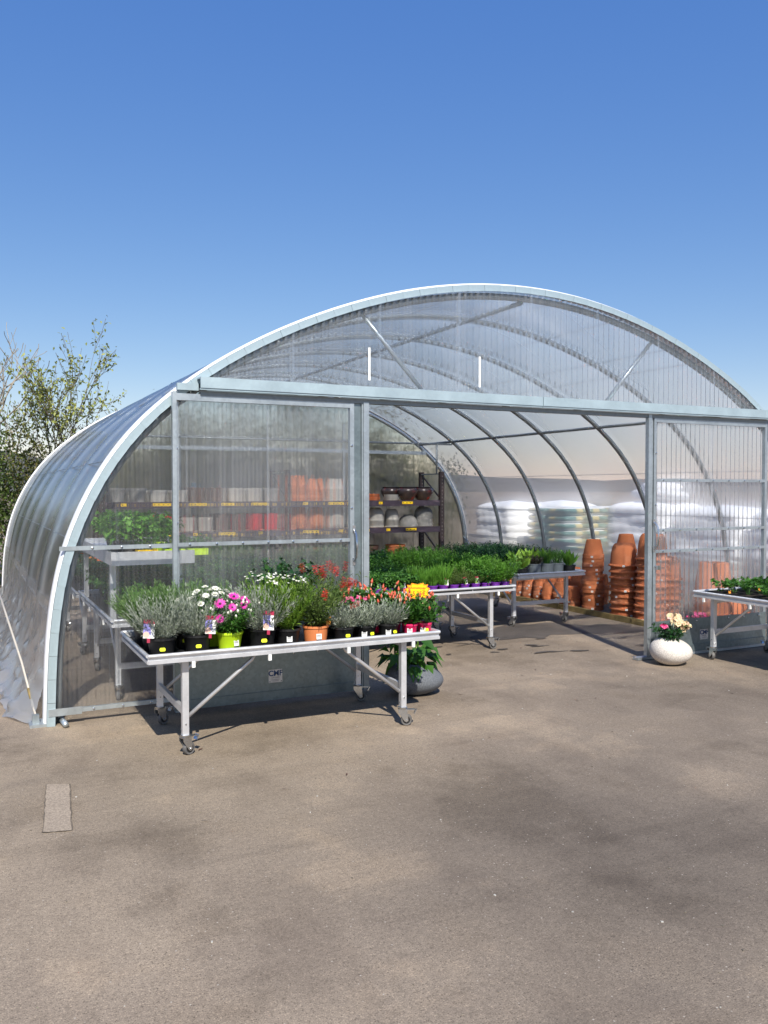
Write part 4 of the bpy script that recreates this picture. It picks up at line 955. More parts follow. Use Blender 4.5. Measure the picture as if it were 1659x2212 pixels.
for k, (x, y, pm, lab) in enumerate([(1.12, 6.62, 'black_plastic', 'leafy vegetable plant in a black pot at the front of the upper shelf'), (1.13, 6.92, 'black_plastic', 'leafy vegetable plant in a black pot second along the upper shelf'), (1.34, 6.80, 'lime', 'leafy vegetable plant in a lime pot on the upper shelf'), (1.12, 7.25, 'black_plastic', 'leafy vegetable plant in a black pot halfway along the upper shelf'), (1.36, 7.15, 'lime', 'second lime pot with leafy plant on the upper shelf'), (1.15, 7.6, 'black_plastic', 'leafy vegetable plant in a black pot at the far end of the upper shelf')]):
    t = thing('vegetable_plant', lab, 'potted plant', (x, y, 1.147), k, 'vegetable plants on the upper shelf'); obj('pot', pot_mesh(.07, .09, pm), t); obj('foliage', sf2[k % 2], t, (0, 0, .075))
for k, (x, m, lab) in enumerate([(1.22, 'yellow_plastic', 'yellow seedling tray with a grey label at the upper shelf edge'), (1.42, 'lime', 'lime seedling tray with grey labels at the upper shelf edge'), (1.60, 'lime', 'lime seedling tray next to the door post on the upper shelf')]):
    t = thing('seedling_tray', lab, 'seedling tray', (x, 6.50, 1.147), 0, 'seedling trays on the upper shelf')
    MB().bbox(-.075, .075, -.05, .05, 0, .05).build('tray_box', m, t)
    obj('foliage', arrays_mesh('foliage', spray(140+k, 16, .12, .9, 4, .05, .04, 1.0, 0, .05, .3, .4)[0], 'leaf_mid'), t, (0, 0, .045))
    for q in (-.04, .03): MB().box((q, 0, .09), (.022, .0015, .11)).build('label_stick', 'grey_plastic', t)
# --- seedlings on the right bench
cf = [arrays_mesh('foliage', spray(150+k, 12, .13, .8, 5, .05, .045, 1.1, 0, .01, .4, .5, .3, .3)[0], 'leaf_mid') for k in range(3)]
ct = MB(); ct.bbox(-.17, .17, -.25, .25, 0, .004); 
for k in range(4): ct.bbox(-.17, .17, -.245+k*.1617, -.24+k*.1617, .0045, .045)
for k in range(3): ct.bbox(-.168+k*.165, -.163+k*.165, -.239, .239, .0045, .044)
ctm = ct.mesh('cell_tray', 'black_plastic'); om = MB().box((0, 0, .03), (.03, .0015, .06)); om.cur = 1; om.box((0, -.001, .045), (.0305, .0015, .028)); om = om.mesh('plant_tag', ['orange_print', 'sticker_white'])
kk = 0
for i in range(2):
    for j in range(3):
        tx, ty = 6.60+i*.40, 5.70-j*.55
        t = thing('cell_tray', 'black cell tray on the right-hand bench, %s row from the door, %s across' % (ORD[j], ORD[i]), 'tray', (tx, ty, ZT+.001), 0, 'cell trays on the right-hand bench'); obj('tray_body', ctm, t)
        for a in range(2):
            for c in range(3):
                kk += 1
                s = thing('strawberry_seedling', 'young strawberry plant, %s of six in the tray %s from the door, %s across' % (ORD[(kk-1) % 6], ORD[j], ORD[i]), 'seedling', (tx-.082+a*.165, ty-.16+c*.16, ZT+.006), kk*1.7, 'strawberry seedlings on the right-hand bench')
                obj('root_plug', MB().bbox(-.06, .06, -.06, .06, 0, .036).mesh('root_plug', 'soil') if kk == 1 else bpy.data.meshes['root_plug'], s, (0, 0, 0), (0, 0, -kk*1.7)); f = obj('foliage', cf[kk % 3], s, (0, 0, .036)); f.scale = (1.15,)*3
                if kk % 2 == 0: obj('plant_tag', om, s, (.03, -.03, .035), (-.3, .2, -kk*1.7))
# ================================================================ STONE PLANTERS
def pebble(name, label, loc, rx, ry, h, mat, op, rz=0):
    t = thing(name, label, 'planter', loc, rz); b = MB(); n = 40; prof = []
    for k in range(15):
        a = -R(78)+(R(78)+R(62))*k/14; prof.append((math.cos(a), .5+.5*math.sin(a)/math.sin(R(78))))
    top = prof[-1]; prof += [(top[0]-.07, top[1]+.01), (top[0]-.11, top[1]-.06), (0, top[1]-.10)]; prof = [(0, prof[0][1])]+prof
    for r, z in prof:
        for k in range(n):
            th = 2*math.pi*k/n; b.v.append((r*rx*math.cos(th)*(1+.06*math.cos(th+.5)), r*ry*math.sin(th), z*h*(1-.10*r*math.cos(th))))
    for i in range(len(prof)-1):
        for k in range(n): b.f.append((i*n+k, i*n+(k+1) % n, (i+1)*n+(k+1) % n, (i+1)*n+k)); b.mi.append(0)
    b.build('stone_bowl', mat, t, 'auto'); return t
t = pebble('pebble_planter', 'speckled grey pebble-shaped planter with trailing broad leaves by the bench end', (3.22, 5.99, 0), .235, .20, .26, 'pebble_grey', .6, R(-20))
rr = np.random.RandomState(8); P = []; D = []; U = []
for k in range(64):
    a = rr.uniform(0, 6.28); q = rr.uniform(.1, 1.25); rad = .05+.13*rr.uniform(); z = .24+.23*math.cos(q)*rr.uniform(.2, 1)
    if k < 16: P.append((.13*math.cos(a), .12*math.sin(a), .25)); D.append((math.cos(a)*.6, math.sin(a)*.6, -.5))
    else: P.append((rad*math.cos(a)-.03, rad*math.sin(a), z)); D.append((math.cos(a), math.sin(a), rr.uniform(-.7, .5)))
fm = arrays_mesh('foliage', [leaf_arrays(P, D, np.array([rr.uniform(.09, .16) for _ in P]), .085, .35, .18, 8)], 'leaf_mid'); obj('foliage', fm, t)
lf = MB()
for k in range(26):
    a = rr.uniform(0, 6.28); r1 = rr.uniform(.04, .15); lf.tube([(0.02*math.cos(a), .02*math.sin(a), .2), (r1*.5*math.cos(a), r1*.5*math.sin(a), .34), (r1*math.cos(a), r1*math.sin(a), .30+.1*rr.uniform())], .004, 5)
lf.tube([(.02, -.06, .2), (.03, -.07, .42), (.015, -.065, .60)], [.008, .007, .003], 6)
lf.build('stems', 'leaf_lime', t, True)
t = pebble('pebble_planter', 'rough white pebble-shaped planter with cream rhododendron by the right door', (5.94, 5.93, 0), .20, .19, .255, 'pebble_white', .6)
fol, tips = spray(171, 26, .22, .95, 12, .075, .026, .9, 0, .06, .3, .25, .2, .3)
obj('foliage', arrays_mesh('foliage', fol, 'leaf_dark'), t, (0, 0, .21))
for m, cs in (('petal_cream', [(-.02, -.05, .44), (.03, -.03, .43), (.09, -.06, .37), (.12, -.03, .35), (.0, -.08, .39), (.15, -.05, .33)]), ('petal_pink', [(-.13, -.05, .37)])):
    for c in cs:
        C = []; N = []; sc_ = .7 if m == 'petal_pink' else 1.25
        for k in range(12):
            dd = rr.normal(size=3); dd /= np.linalg.norm(dd); dd[2] = abs(dd[2])*.8; C.append(dd*.042*sc_); N.append(dd+np.array([0, -.2, .1]))
        obj('flower_truss', arrays_mesh('flower_truss', [petals(C, N, .026*sc_, 6, .024*sc_, 5, .35)], m), t, c)

# ================================================================ TERRACOTTA STACKS
def terra_mesh(rimr, baser, h, band, style):
    b = MB()                     # upside down: base on top
    if style == 'band': prof = [(rimr-.012, 0), (rimr, 0), (rimr, band), (rimr-.008, band+.004), (baser+.004, h-.006), (baser-.004, h), (baser*.25, h), (baser*.25, h-.008), (0, h-.008)]
    elif style == 'round': prof = [(rimr-.02, 0), (rimr-.004, .002), (rimr, .012), (rimr-.004, .024), (rimr-.022, .03), (rimr-.028, band+.02), (rimr*.93-.02, h*.55), (baser*1.22, h*.84), (baser*1.02, h*.97), (baser*.9, h), (baser*.25, h), (baser*.25, h-.008), (0, h-.008)]
    else: prof = [(rimr-.012, 0), (rimr, .004), (rimr, band), (rimr-.012, band+.006), (baser+.01, h-.01), (baser, h), (0, h)]
    return b.lathe(prof, 32).mesh('clay_pot', 'terracotta', 'auto')
LM = MB(); LM.add([(-.015, 0, -.012), (.015, 0, -.012), (.015, 0, .012), (-.015, 0, .012)], [(0, 1, 2, 3)]); LM.cur = 1
for k in range(4): LM.add([(-.010+k*.005, -.0005, -.006), (-.008+k*.005, -.0005, -.006), (-.008+k*.005, -.0005, .006), (-.010+k*.005, -.0005, .006)], [(0, 1, 2, 3)])
LM = LM.mesh('price_sticker', ['sticker_white', 'ink'])
def stack(x, y, z, n, me, pitch, rimr, band, label, group, seed, labels=True):
    rs = random.Random(seed)
    for k in range(n):
        t = thing('terracotta_pot', label+(', topmost' if k == n-1 else ', bottom' if k == 0 else ', %s up' % ORD[k]), 'plant pot', (x+rs.uniform(-.009, .009)+.012*math.sin(k*.5+seed), y+rs.uniform(-.009, .009), z+k*pitch+(.0 if k == 0 else rs.uniform(0, .004))), rs.uniform(0, 6.28), group)
        obj('clay_pot', me, t)
        if labels and rs.random() < .8:
            az = R(-125)+rs.uniform(-.7, .5)-t.rotation_euler.z
            obj('price_sticker', LM, t, ((rimr+.0015)*math.cos(az), (rimr+.0015)*math.sin(az), band*.5), (0, 0, az+R(90)))
Z0 = .047
A = terra_mesh(.142, .088, .25, .05, 'band'); stack(7.50, 8.88, Z0, 13, A, .057, .142, .05, 'banded terracotta pot in the tall slim stack', 'pots of the tall slim stack', 1)
B = terra_mesh(.19, .115, .29, .055, 'round'); stack(7.50, 8.28, Z0, 9, B, .078, .19, .03, 'rolled-rim terracotta pot in the stout stack beside the slim one', 'pots of the stout stack', 2)
stack(7.82, 8.62, Z0, 11, A, .076, .142, .05, 'terracotta pot in the stack behind the stout one', 'pots of the stack behind the stout stack', 3)
C_ = terra_mesh(.205, .125, .32, .055, 'round'); stack(7.555, 7.86, Z0, 10, C_, .082, .205, .03, 'large rolled-rim pot in the stack by the door edge', 'pots of the stack by the door edge', 4)
stack(7.88, 7.95, Z0, 7, B, .078, .19, .03, 'rolled-rim pot in the low stack behind the door', 'pots of the low stack behind the door', 5)
BIG = terra_mesh(.24, .16, .42, .06, 'plain'); stack(8.12, 7.42, Z0, 4, BIG, .10, .24, .06, 'wide terracotta planter in the stack seen through the right door', 'planters seen through the right door', 6)
BW = terra_mesh(.30, .17, .22, .05, 'round'); stack(7.82, 7.02, Z0, 3, BW, .085, .30, .03, 'shallow terracotta bowl upside down behind the right door', 'bowls behind the right door', 7)
S1 = terra_mesh(.105, .07, .19, .04, 'band'); S2 = terra_mesh(.125, .085, .20, .05, 'band')
for i, (x, y, n, me, r) in enumerate([(7.46, 9.26, 3, S1, .105), (7.48, 9.52, 3, S2, .125), (7.44, 9.73, 3, S1, .105), (7.47, 9.98, 5, S1, .105), (7.46, 10.24, 5, S1, .105), (7.45, 10.44, 3, S2, .125), (7.42, 10.72, 5, S1, .105), (7.42, 10.98, 4, S1, .105), (7.45, 11.24, 4, S2, .125),
                                      (7.72, 9.18, 4, S2, .125), (7.74, 9.48, 6, S2, .125), (7.72, 9.78, 4, S2, .125), (7.74, 10.08, 7, S1, .105), (7.72, 10.36, 4, S2, .125), (7.73, 10.66, 6, S2, .125), (7.72, 10.95, 6, S1, .105), (7.98, 9.3, 5, S2, .125), (8.0, 9.9, 6, S2, .125), (8.0, 10.5, 5, S2, .125), (7.98, 8.30, 4, S2, .125)]):
    stack(x, y, Z0, n, me, .042 if me is S1 else .052, r, .04, 'small terracotta pot in the %s low stack along the %s' % ((ORD+['last'])[i if i < 9 else min(i-9, 10)], 'timber edging' if i < 9 else 'wall behind'), 'low stacks along the timber edging', 20+i, i < 9)
# flowering pink plant and pale sacks low behind the right door
fol, _ = spray(180, 40, .2, .9, 10, .04, .02, .9, 0, .03, .4); cs = [np.array([rr.uniform(-.1, .1), rr.uniform(-.1, .1), rr.uniform(.17, .22)]) for _ in range(20)]
plant('pink_flowering_plant', 'pink flowering plant in a black pot behind the right door', 'potted plant', (7.15, 6.75, 0), 0, 'black_plastic', .08, .1, fol, 'leaf_mid', None, [arrays_mesh('flowers', [petals(cs, [(c[0], c[1]-.4, .6) for c in cs], .024, 6, .018, 9, .3)], 'petal_pink')])

# ================================================================ STORAGE RACK
RK = thing('storage_rack', 'dark brown pallet rack with two beam levels along the back wall', 'rack', (0, 0, 0))
RX = (1.72, 4.47, 7.22); RY0, RY1 = 12.42, 13.12
for x in RX:
    for y in (RY0, RY1):
        p = MB().bbox(x-.04, x+.04, y-.03, y+.03, 0, 1.95).build('upright', 'rack', RK)
        hole = MB()
        for k in range(30): hole.bbox(x-.006, x+.006, y-.0315, y-.0302, .12+k*.06, .14+k*.06)
        tag(hole.build('slots', 'stone_mid', p), kind='stuff')
    MB().bbox(x-.015, x+.015, RY0+.031, RY1-.031, 1.90, 1.92).build('frame_bar', 'galv_dark', RK)
    for z0, z1 in ((1.5, 1.88), (.55, .95), (.1, .5)): MB().bar((x, RY0+.04, z0), (x, RY1-.04, z1), .02, .02).build('frame_brace', 'rack', RK)
for i in range(2):
    for zt in (1.47, 1.03, .42):
        for y in (RY0, RY1): MB().bbox(RX[i]+.041, RX[i+1]-.041, y-.027, y+.023, zt-.095, zt-.002).build('beam', 'rack_beam', RK)
        MB().bbox(RX[i]+.045, RX[i+1]-.045, RY0+.025, RY1-.03, zt-.03, zt-.005).build('shelf_board', 'pallet_wood', RK)
        xl = RX[i]+.25; rs = random.Random(i*7+int(zt*100))
        while xl < RX[i+1]-.25:
            ww = rs.choice((.07, .08, .2, .26)); l = MB(); l.bbox(xl, xl+ww, RY0-.0305, RY0-.028, zt-.062, zt-.022); l.cur = 1
            for q in range(int(ww/.06)): l.bbox(xl+.012+q*.065, xl+.035+q*.065, RY0-.0312, RY0-.0306, zt-.050, zt-.038)
            l.build('shelf_label', ['sign_yellow', 'ink'], RK); xl += ww+rs.uniform(.18, .38)
for x in (5.98, 3.2): MB().bbox(x-.035, x+.035, 13.16, 13.23, 0, 1.75).build('blue_post', 'rack_blue', RK)
def lathe_thing(name, label, cat, loc, prof, mat, group=None, n=32, rot=None):
    t = tag(obj(name, MB().lathe(prof, n).mesh(name, mat, 'auto'), None, loc, rot), label, cat, group); return t
GB = [(r_*.74, z_*.66) for r_, z_ in [(0, 0), (.13, 0), (.15, .02), (.225, .16), (.245, .22), (.235, .27), (.195, .31), (.205, .325), (.215, .335), (.20, .34), (.18, .33), (.0, .28)]]
for x, y, lab in ((6.52, 12.92, 'dark glazed round bowl with red runs behind the other two'), (6.70, 12.66, 'dark glazed round bowl with red runs, middle of three on the rack'), (7.01, 12.68, 'dark glazed round bowl with red runs beside the rack upright')):
    lathe_thing('glazed_bowl', lab, 'bowl', (x, y, 1.468), GB, 'glazed', 'glazed bowls on the rack')
SA = lambda r: [(0, 0), (r*.85, 0), (r, .035), (r-.012, .035), (r*.8, .012), (0, .012)]
for k in range(4): lathe_thing('clay_saucer', 'brown terracotta saucer in the short pile on the upper shelf, %s up' % ORD[k], 'saucer', (6.05, 12.7, 1.468+k*.024), SA(.145-.003*k), 'terracotta', 'brown saucers on the rack')
for k in range(4): lathe_thing('grey_saucer', 'grey clay saucer in the pile next to the glazed bowls, %s up' % ORD[k], 'saucer', (6.36, 12.60, 1.468+k*.02), SA(.135-.004*k), 'stone_grey', 'grey saucers on the rack')
def dome(r, h): return [(r-.012, 0), (r, 0), (r, .05), (r-.006, .055), (r*.97, h*.5), (r*.86, h*.78), (r*.66, h*.95), (r*.5, h), (r*.45, h*.98), (0, h*.98)]
for k in range(4): lathe_thing('fibre_clay_pot', 'pale fibre-clay pot in the wide pile on the lower shelf, %s up' % ORD[k], 'plant pot', (6.10, 12.66, 1.028+k*.026), dome(.14, .24), 'stone_grey', 'pale pots of the wide pile')
for k in range(5): lathe_thing('fibre_clay_pot', 'pale fibre-clay pot in the slimmer pile on the lower shelf, %s up' % ORD[k], 'plant pot', (6.40, 12.66, 1.028+k*.02), dome(.12, .215), 'stone_grey', 'pale pots of the slim pile')
lathe_thing('fibre_clay_bowl', 'wide grey bowl upside down on the lower shelf', 'bowl', (6.70, 12.64, 1.028), [(.155, 0), (.168, .0), (.162, .06), (.13, .14), (.08, .18), (.08, .195), (0, .195)], 'stone_mid')
for k, (dz, rx_) in enumerate(((0, 0), (.06, .03), (.12, -.12))): lathe_thing('fibre_clay_bowl', 'grey round bowl in the leaning pile by the rack upright, %s up' % ORD[k], 'bowl', (7.0, 12.66, 1.028+dz), dome(.165-.003*k, .2), 'stone_mid', 'grey bowls of the leaning pile', rot=(0, rx_, k))
# contents of the left bay and middle, seen through the door sheets
rs = random.Random(77); pm_cache = {}
def shelf_pot(x, y, z, r, h, mat, label, cat, group, style=0):
    key = (r, h, mat, style)
    if key not in pm_cache:
        prof = [(0, 0), (r*.8, 0), (r*.97, h-.04), (r, h-.038), (r, h), (r-.012, h), (r*.85, h-.03), (0, h-.05)] if style == 0 else [(r-.01, 0), (r, 0), (r, .045), (r*.97, .05), (r*.72, h), (0, h)]
        pm_cache[key] = MB().lathe(prof, 24).mesh('shelf_pot', mat, 'auto')
    tag(obj('shelf_pot', pm_cache[key], None, (x, y, z)), label, cat, group)
cols = [('stone_mid', 'dull grey pot on the upper rack shelf', .13, .2), ('stone_grey', 'pale grey pot on the upper rack shelf', .14, .17), ('brown_clay', 'dark brown pot on the upper rack shelf', .12, .21), ('beige', 'beige pot on the upper rack shelf', .13, .2)]
for i, x in enumerate(np.arange(1.95, 4.3, .29)):
    m, lab, r, h = cols[(i//2) % 4]
    for y in (12.62, 12.92): shelf_pot(x, y, 1.468, r, h, m, lab+', %s from the left upright, %s' % (ORD[i], 'front' if y < 12.8 else 'behind'), 'plant pot', 'pots on the upper rack shelf')
for i, x in enumerate(np.arange(1.92, 4.3, .26)):
    m, lab = (('beige', 'beige pot on the lower rack shelf'), ('red_gloss', 'glossy red pot on the lower rack shelf'), ('beige', 'beige pot on the lower rack shelf'), ('brown_clay', 'dark brown pot on the lower rack shelf'), ('red_gloss', 'glossy red pot on the lower rack shelf'))[(i//2) % 5]
    for y in (12.6, 12.88): shelf_pot(x, y, 1.028, .118, .25 if m != 'beige' else .21, m, lab+', %s from the left upright, %s' % (ORD[i], 'front' if y < 12.8 else 'behind'), 'plant pot', 'pots on the lower rack shelf')
for zz, sh in ((1.468, 'upper'), (1.028, 'lower')):
    for x, m, n in ((4.72, 'terracotta', 5), (5.03, 'terracotta', 4), (5.36, 'beige', 4)):
        lab = '%s pot piled by the middle upright, %s shelf' % ('terracotta' if m == 'terracotta' else 'beige', sh)
        for k in range(n): shelf_pot(x, 12.66, zz+k*.05, .15, .2, m, lab+', %s up, pile %s' % (ORD[k], 'against it' if x < 4.9 else 'next to that' if x < 5.2 else 'of beige'), 'plant pot', 'piles beside the middle upright', 1)
for i, x in enumerate(np.arange(2.0, 7.0, .5)): shelf_pot(x, 12.72, .42, .17, .3, ('terracotta', 'stone_mid', 'brown_clay')[i % 3], '%s pot on the bottom rack shelf, %s along' % (('terracotta', 'grey', 'dark brown')[i % 3], ORD[i]), 'plant pot', 'pots on the bottom rack shelf')

# ================================================================ PALLETS OF BAGS OUTSIDE THE RIGHT WALL
def bag_mesh(name, a, b_, h, printed):
    b = MB(); nu, nv = 24, 11; sp = lambda c, e: math.copysign(abs(c)**e, c)
    for j in range(nv):
        ph = -math.pi/2+math.pi*j/(nv-1)
        for i in range(nu):
            th = 2*math.pi*i/nu; r = sp(math.cos(ph), .55)
            b.v.append((a*r*sp(math.cos(th), .38), b_*r*sp(math.sin(th), .38), h/2+h/2*sp(math.sin(ph), .8)))
    for j in range(nv-1):
        for i in range(nu):
            f = (j*nu+i, j*nu+(i+1) % nu, (j+1)*nu+(i+1) % nu, (j+1)*nu+i); c = np.mean([b.v[k] for k in f], axis=0); b.f.append(f)
            m = 0
            if printed and .10 < c[2]/h < .78:
                u = c[1]/b_ if abs(c[0])/a > .8 else c[0]/a
                m = 2 if abs(u-.12) < .30 else 1
                if c[2]/h < .25: m = 0
            b.mi.append(m)
    return b.mesh(name, ['bag_white', 'bag_green', 'bag_yellow'], True)
BP = bag_mesh('compost_bag', .245, .295, .145, True); BWH = bag_mesh('white_bag', .25, .30, .15, False)
def wood_pallet(x, y, lab):
    t = thing('wooden_pallet', lab, 'pallet', (x, y, 0))
    for k in range(5): MB().bbox(-.5+k*.22, -.5+k*.22+.12, -.6, .6, .11, .13).build('board', 'pallet_wood', t)
    for k in (-.45, 0, .45): MB().bbox(-.5, .5, k-.04, k+.04, .0, .108).build('bearer', 'pallet_wood', t)
def bag_pallet(x, y, layers, me, nm, lab, grp, seed, extra=0):
    rs = random.Random(seed)
    for l in range(layers):
        for i in (-1, 1):
            for j in (-1, 1):
                tag(obj(nm, me, None, (x+i*.25+rs.uniform(-.015, .015), y+j*.30+rs.uniform(-.015, .015), .132+l*.132), (0, 0, rs.uniform(-.05, .05)+(math.pi if i > 0 else 0))), lab+', %s layer, %s %s bag' % (ORD[l], 'near' if j < 0 else 'rear', 'film-side' if i < 0 else 'outer'), 'bag', grp)
    for e in range(extra):
        tag(obj(nm, me, None, (x-.1+.2*e, y-.35+.3*e, .132+layers*.132+.02*e), (.06, .05, .7*e)), lab, 'bag', grp)
PXX = 9.80
def wrapped(x, y, h, label, seed, heap=False):
    rs_ = np.random.RandomState(seed); t = thing('wrapped_pallet_load', label, 'pallet load', (x, y, .131)); b = MB(); n = 30; m = 54; vs = []
    ph = rs_.uniform(0, 6.28, 8)
    for j in range(m+1):
        v = j/m; z = h*v
        for i in range(4*n):
            s_, u = divmod(i, n); u = u/n*2-1; cx, cy = ((u, -1), (1, u), (-u, 1), (-1, -u))[s_]
            lay = v*h/.138; li = int(lay); q = (abs(cx)**12+abs(cy)**12)**(-1/12); half = abs(math.sin((u+(.25 if li % 2 else 0))*math.pi)); bul = .955+.028*abs(math.sin(lay*math.pi))**.6*(.5+.5*half**.4)+.018*math.sin(li*2.3+s_*1.7+ph[s_]+2*u)+.006*math.sin(17*u+li)+rs_.uniform(-.003, .003)
            top = 1 if v < .93 else 1-.25*((v-.93)/.07)**2
            vs.append((cx*q*.52*bul*top, cy*q*.61*bul*top, z))
    k = 4*n; fs = [(j*k+i, j*k+(i+1) % k, (j+1)*k+(i+1) % k, (j+1)*k+i) for j in range(m) for i in range(k)]
    vs.append((0, 0, h+.06)); fs += [(m*k+i, m*k+(i+1) % k, len(vs)-1) for i in range(k)]
    b.add(vs, fs).build('wrapping', 'bag_white', t, True)
    return t
for k, (x, y, kind) in enumerate(((9.80, 14.05, 'w'), (9.80, 12.33, 'p'), (9.80, 10.12, 'w'), (9.80, 8.72, 'w'), (9.80, 7.32, 'w'), (11.05, 12.33, 'p'), (11.05, 14.05, 'w'))):
    where = ('nearest the back corner', 'with printed bags near the film', 'opposite the tall slim pot stack', 'opposite the stack by the door edge', 'beyond the right sliding door', 'with printed bags in the outer row', 'in the outer row by the back corner')[k]
    wood_pallet(x, y, 'wooden pallet outside the right wall, the one '+where)
    if kind == 'p': bag_pallet(x, y, 9, BP, 'compost_bag', 'printed compost bag on the %s pallet' % ('film-side' if k == 1 else 'outer'), 'printed compost bags', 3+k, 0)
    else: wrapped(x, y, 1.24 if k != 2 else 1.30, 'white wrapped load of bags on the pallet '+where, 40+k)
for k, (x, y, z, rz) in enumerate(((9.72, 9.82, 1.49, .3), (9.9, 10.3, 1.50, 1.2), (9.75, 9.95, 1.61, .9))):
    tag(obj('white_bag', BWH, None, (x, y, z), (.05, .04, rz)), 'loose white bag heaped on the wrapped load, '+('on its near edge', 'lying crosswise behind', 'on top of the other two')[k], 'bag', 'loose white bags')

# ================================================================ TREES AND SHRUBS
def tree(name, label, loc, h, seed, leafm, barkm, nleaf, spread=.55, leaf=.07, r0=.06, depth=5, lean=(0, 0), density=1.0, group=None, first=.28, size=None):
    rs = random.Random(seed); rl = random.Random(seed+999); t = thing(name, label, 'tree', loc, 0, group); wood = MB(); P = []; D = []
    def grow(p, d, ln, r, lv):
        pts = [p]; q = p; dd = d.copy(); k = 4
        for i in range(k):
            dd = (dd+Vector((rs.uniform(-.22, .22), rs.uniform(-.22, .22), rs.uniform(-.05, .16)))).normalized(); q = q+dd*ln/k; pts.append(q)
        wood.tube(pts, [max(.006, r*(1-.45*i/k)) for i in range(k+1)], 6 if lv < 2 else 4, False)
        if lv >= 2:
            for i in range(1, k+1):
                for _ in range(int(nleaf*density*(1 if lv >= 3 else .4)*rl.uniform(.3, 1.6)+rl.random())):
                    o = Vector((rl.gauss(0, 1), rl.gauss(0, 1), rl.gauss(0, 1)))*leaf*.55
                    P.append(tuple(pts[i]+o)); D.append((rl.gauss(0, 1), rl.gauss(0, 1), rl.gauss(.2, 1)))
        if lv < depth:
            n = rs.choice((2, 3, 3)) if lv > 0 else 4
            for j in range(n):
                s = rs.choice((2, 3, 4)) if lv > 0 else rs.choice((1, 2, 3, 4)); nd = (dd+Vector((rs.uniform(-1, 1), rs.uniform(-1, 1), rs.uniform(-.25, .55)))*spread*1.25).normalized()
                grow(pts[s], nd, ln*rs.uniform(.58, .82), r*.6, lv+1)
    grow(Vector((0, 0, -.05)), Vector((lean[0], lean[1], 1)).normalized(), h*first*1.25, r0, 0)
    if size:                                    # true height, crown width and middle of the tree
        W_ = np.array(wood.v); hi = W_[W_[:, 2] > .45*W_[:, 2].max()]; k_ = np.array([size[1]/np.ptp(hi[:, 0]), size[1]/np.ptp(hi[:, 0]), size[0]/W_[:, 2].max()]); sh_ = np.array([hi[:, 0].min()+np.ptp(hi[:, 0])/2, 0, 0])*k_
        fx = lambda v: tuple(np.array(v)*k_-sh_*min(1, max(0, v[2]/W_[:, 2].max()*1.6)))
        wood.v = [fx(v) for v in wood.v]; P = [fx(v) for v in P]
    wood.build('trunk', barkm, t, True)
    if P: obj('crown', arrays_mesh('crown', [leaf_arrays(P, D, np.array([leaf*rs.uniform(.6, 1.2) for _ in P]), leaf*.5, .1, .15, seed)], leafm), t)
    return t
tree('young_leafing_tree', 'sparse tree in fresh yellow-green leaf behind the tunnel, left of its roof', (1.55, 17.0, 0), 5.5, 41, 'leaf_spring', 'bark', 1.7, .62, .09, .07, 5, (.02, 0), 1.0, None, .34, (4.85, 2.5))
tree('young_leafing_tree', 'thin twiggy tree showing just above the tunnel edge', (3.6, 19.5, 0), 4.7, 8, 'leaf_spring', 'bark', .7, .45, .06, .04, 5)
tree('bare_tree', 'pale-barked nearly leafless tree at the picture edge behind the thicket', (-.1, 18.6, 0), 5.4, 15, 'leaf_spring', 'pale_bark', -.4, .75, .06, .075, 5)
tree('young_leafing_tree', 'low pale twiggy tree between the leafing tree and the tunnel roof', (2.6, 18.4, 0), 4.0, 31, 'leaf_spring', 'pale_bark', .3, .6, .06, .045, 5)
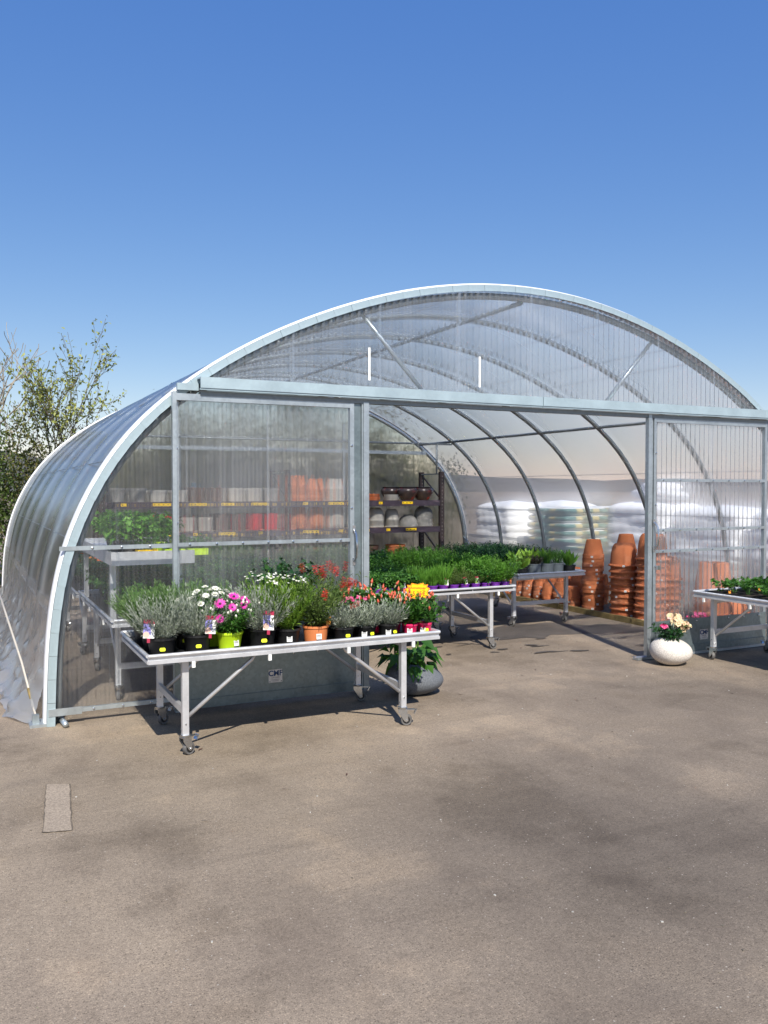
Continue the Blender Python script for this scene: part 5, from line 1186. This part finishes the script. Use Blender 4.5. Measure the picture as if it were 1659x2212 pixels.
def shrub(loc, rx, ry, h, n, seed, mat, label, leaf=.07):
    rs_ = np.random.RandomState(seed); t = thing('thicket_shrub', label, 'shrub', loc, 0, 'thicket shrubs behind the tunnel')
    nc = 46; cen = rs_.normal(size=(nc, 3)); cen /= np.linalg.norm(cen, axis=1, keepdims=True); cen *= rs_.uniform(.3, 1, (nc, 1)); cen = cen*[rx, ry, h*.5]+[0, 0, h*.52]
    cs_ = rs_.uniform(.10, .24, nc)*h/2.2; k = rs_.randint(0, nc, n); P = cen[k]+rs_.normal(size=(n, 3))*cs_[k][:, None]; P[:, 2] = np.clip(P[:, 2], .03, None)
    D = rs_.normal(size=(n, 3))+[0, 0, .3]
    obj('foliage', arrays_mesh('foliage', [leaf_arrays(P, D, rs_.uniform(.6, 1.3, n)*leaf, leaf*.5, .1, .15, seed)], mat), t)
    wd = MB(); rr_ = random.Random(seed)
    for i in range(26):
        c = cen[rr_.randrange(nc)]; wd.tube([(rr_.uniform(-.2, .2), rr_.uniform(-.2, .2), -.02), (c[0]*.5, c[1]*.5, c[2]*.6), (c[0]*1.05, c[1]*1.05, c[2]*1.12)], [.016, .011, .004], 4, False)
    wd.build('stems', 'bark', t, True)
for i, (x, y, rx, h, m) in enumerate([(-1.3, 15.6, 1.0, 2.3, 'leaf_thicket'), (.1, 15.7, .9, 2.5, 'leaf_olive'), (1.2, 15.9, .9, 2.75, 'leaf_thicket'), (2.3, 16.2, 1.0, 2.5, 'leaf_thicket'), (3.6, 15.7, 1.1, 3.3, 'leaf_thicket'), (4.9, 15.6, 1.1, 3.5, 'leaf_thicket'), (6.3, 15.7, 1.1, 3.6, 'leaf_thicket'), (7.7, 15.8, 1.1, 3.3, 'leaf_thicket'), (9.1, 16.4, 1.0, 2.5, 'leaf_thicket'), (.2, 18.0, 1.2, 3.0, 'leaf_olive'), (2.2, 18.4, 1.2, 2.8, 'leaf_thicket'), (-2.0, 17.6, 1.2, 2.8, 'leaf_thicket'), (-.6, 12.6, .5, 1.3, 'leaf_thicket')]):
    lab = ('brown-green thicket shrub %s' % ('left of the tunnel, by the picture edge', 'behind the back left corner of the tunnel', 'under the sparse leafing tree', 'behind the left half of the back wall', 'behind the back wall, left of its middle', 'behind the middle of the back wall', 'behind the rack with glazed bowls', 'behind the right half of the back wall', 'behind the back right corner', 'in the second rank under the bare tree', 'in the second rank behind the leafing tree', 'far left in the second rank', 'low against the left side of the tunnel')[i])
    shrub((x, y, 0), rx, .75, h, 5200 if h < 3.2 else 9500, 200+i, m, lab, .075 if h > 1.5 else .05)
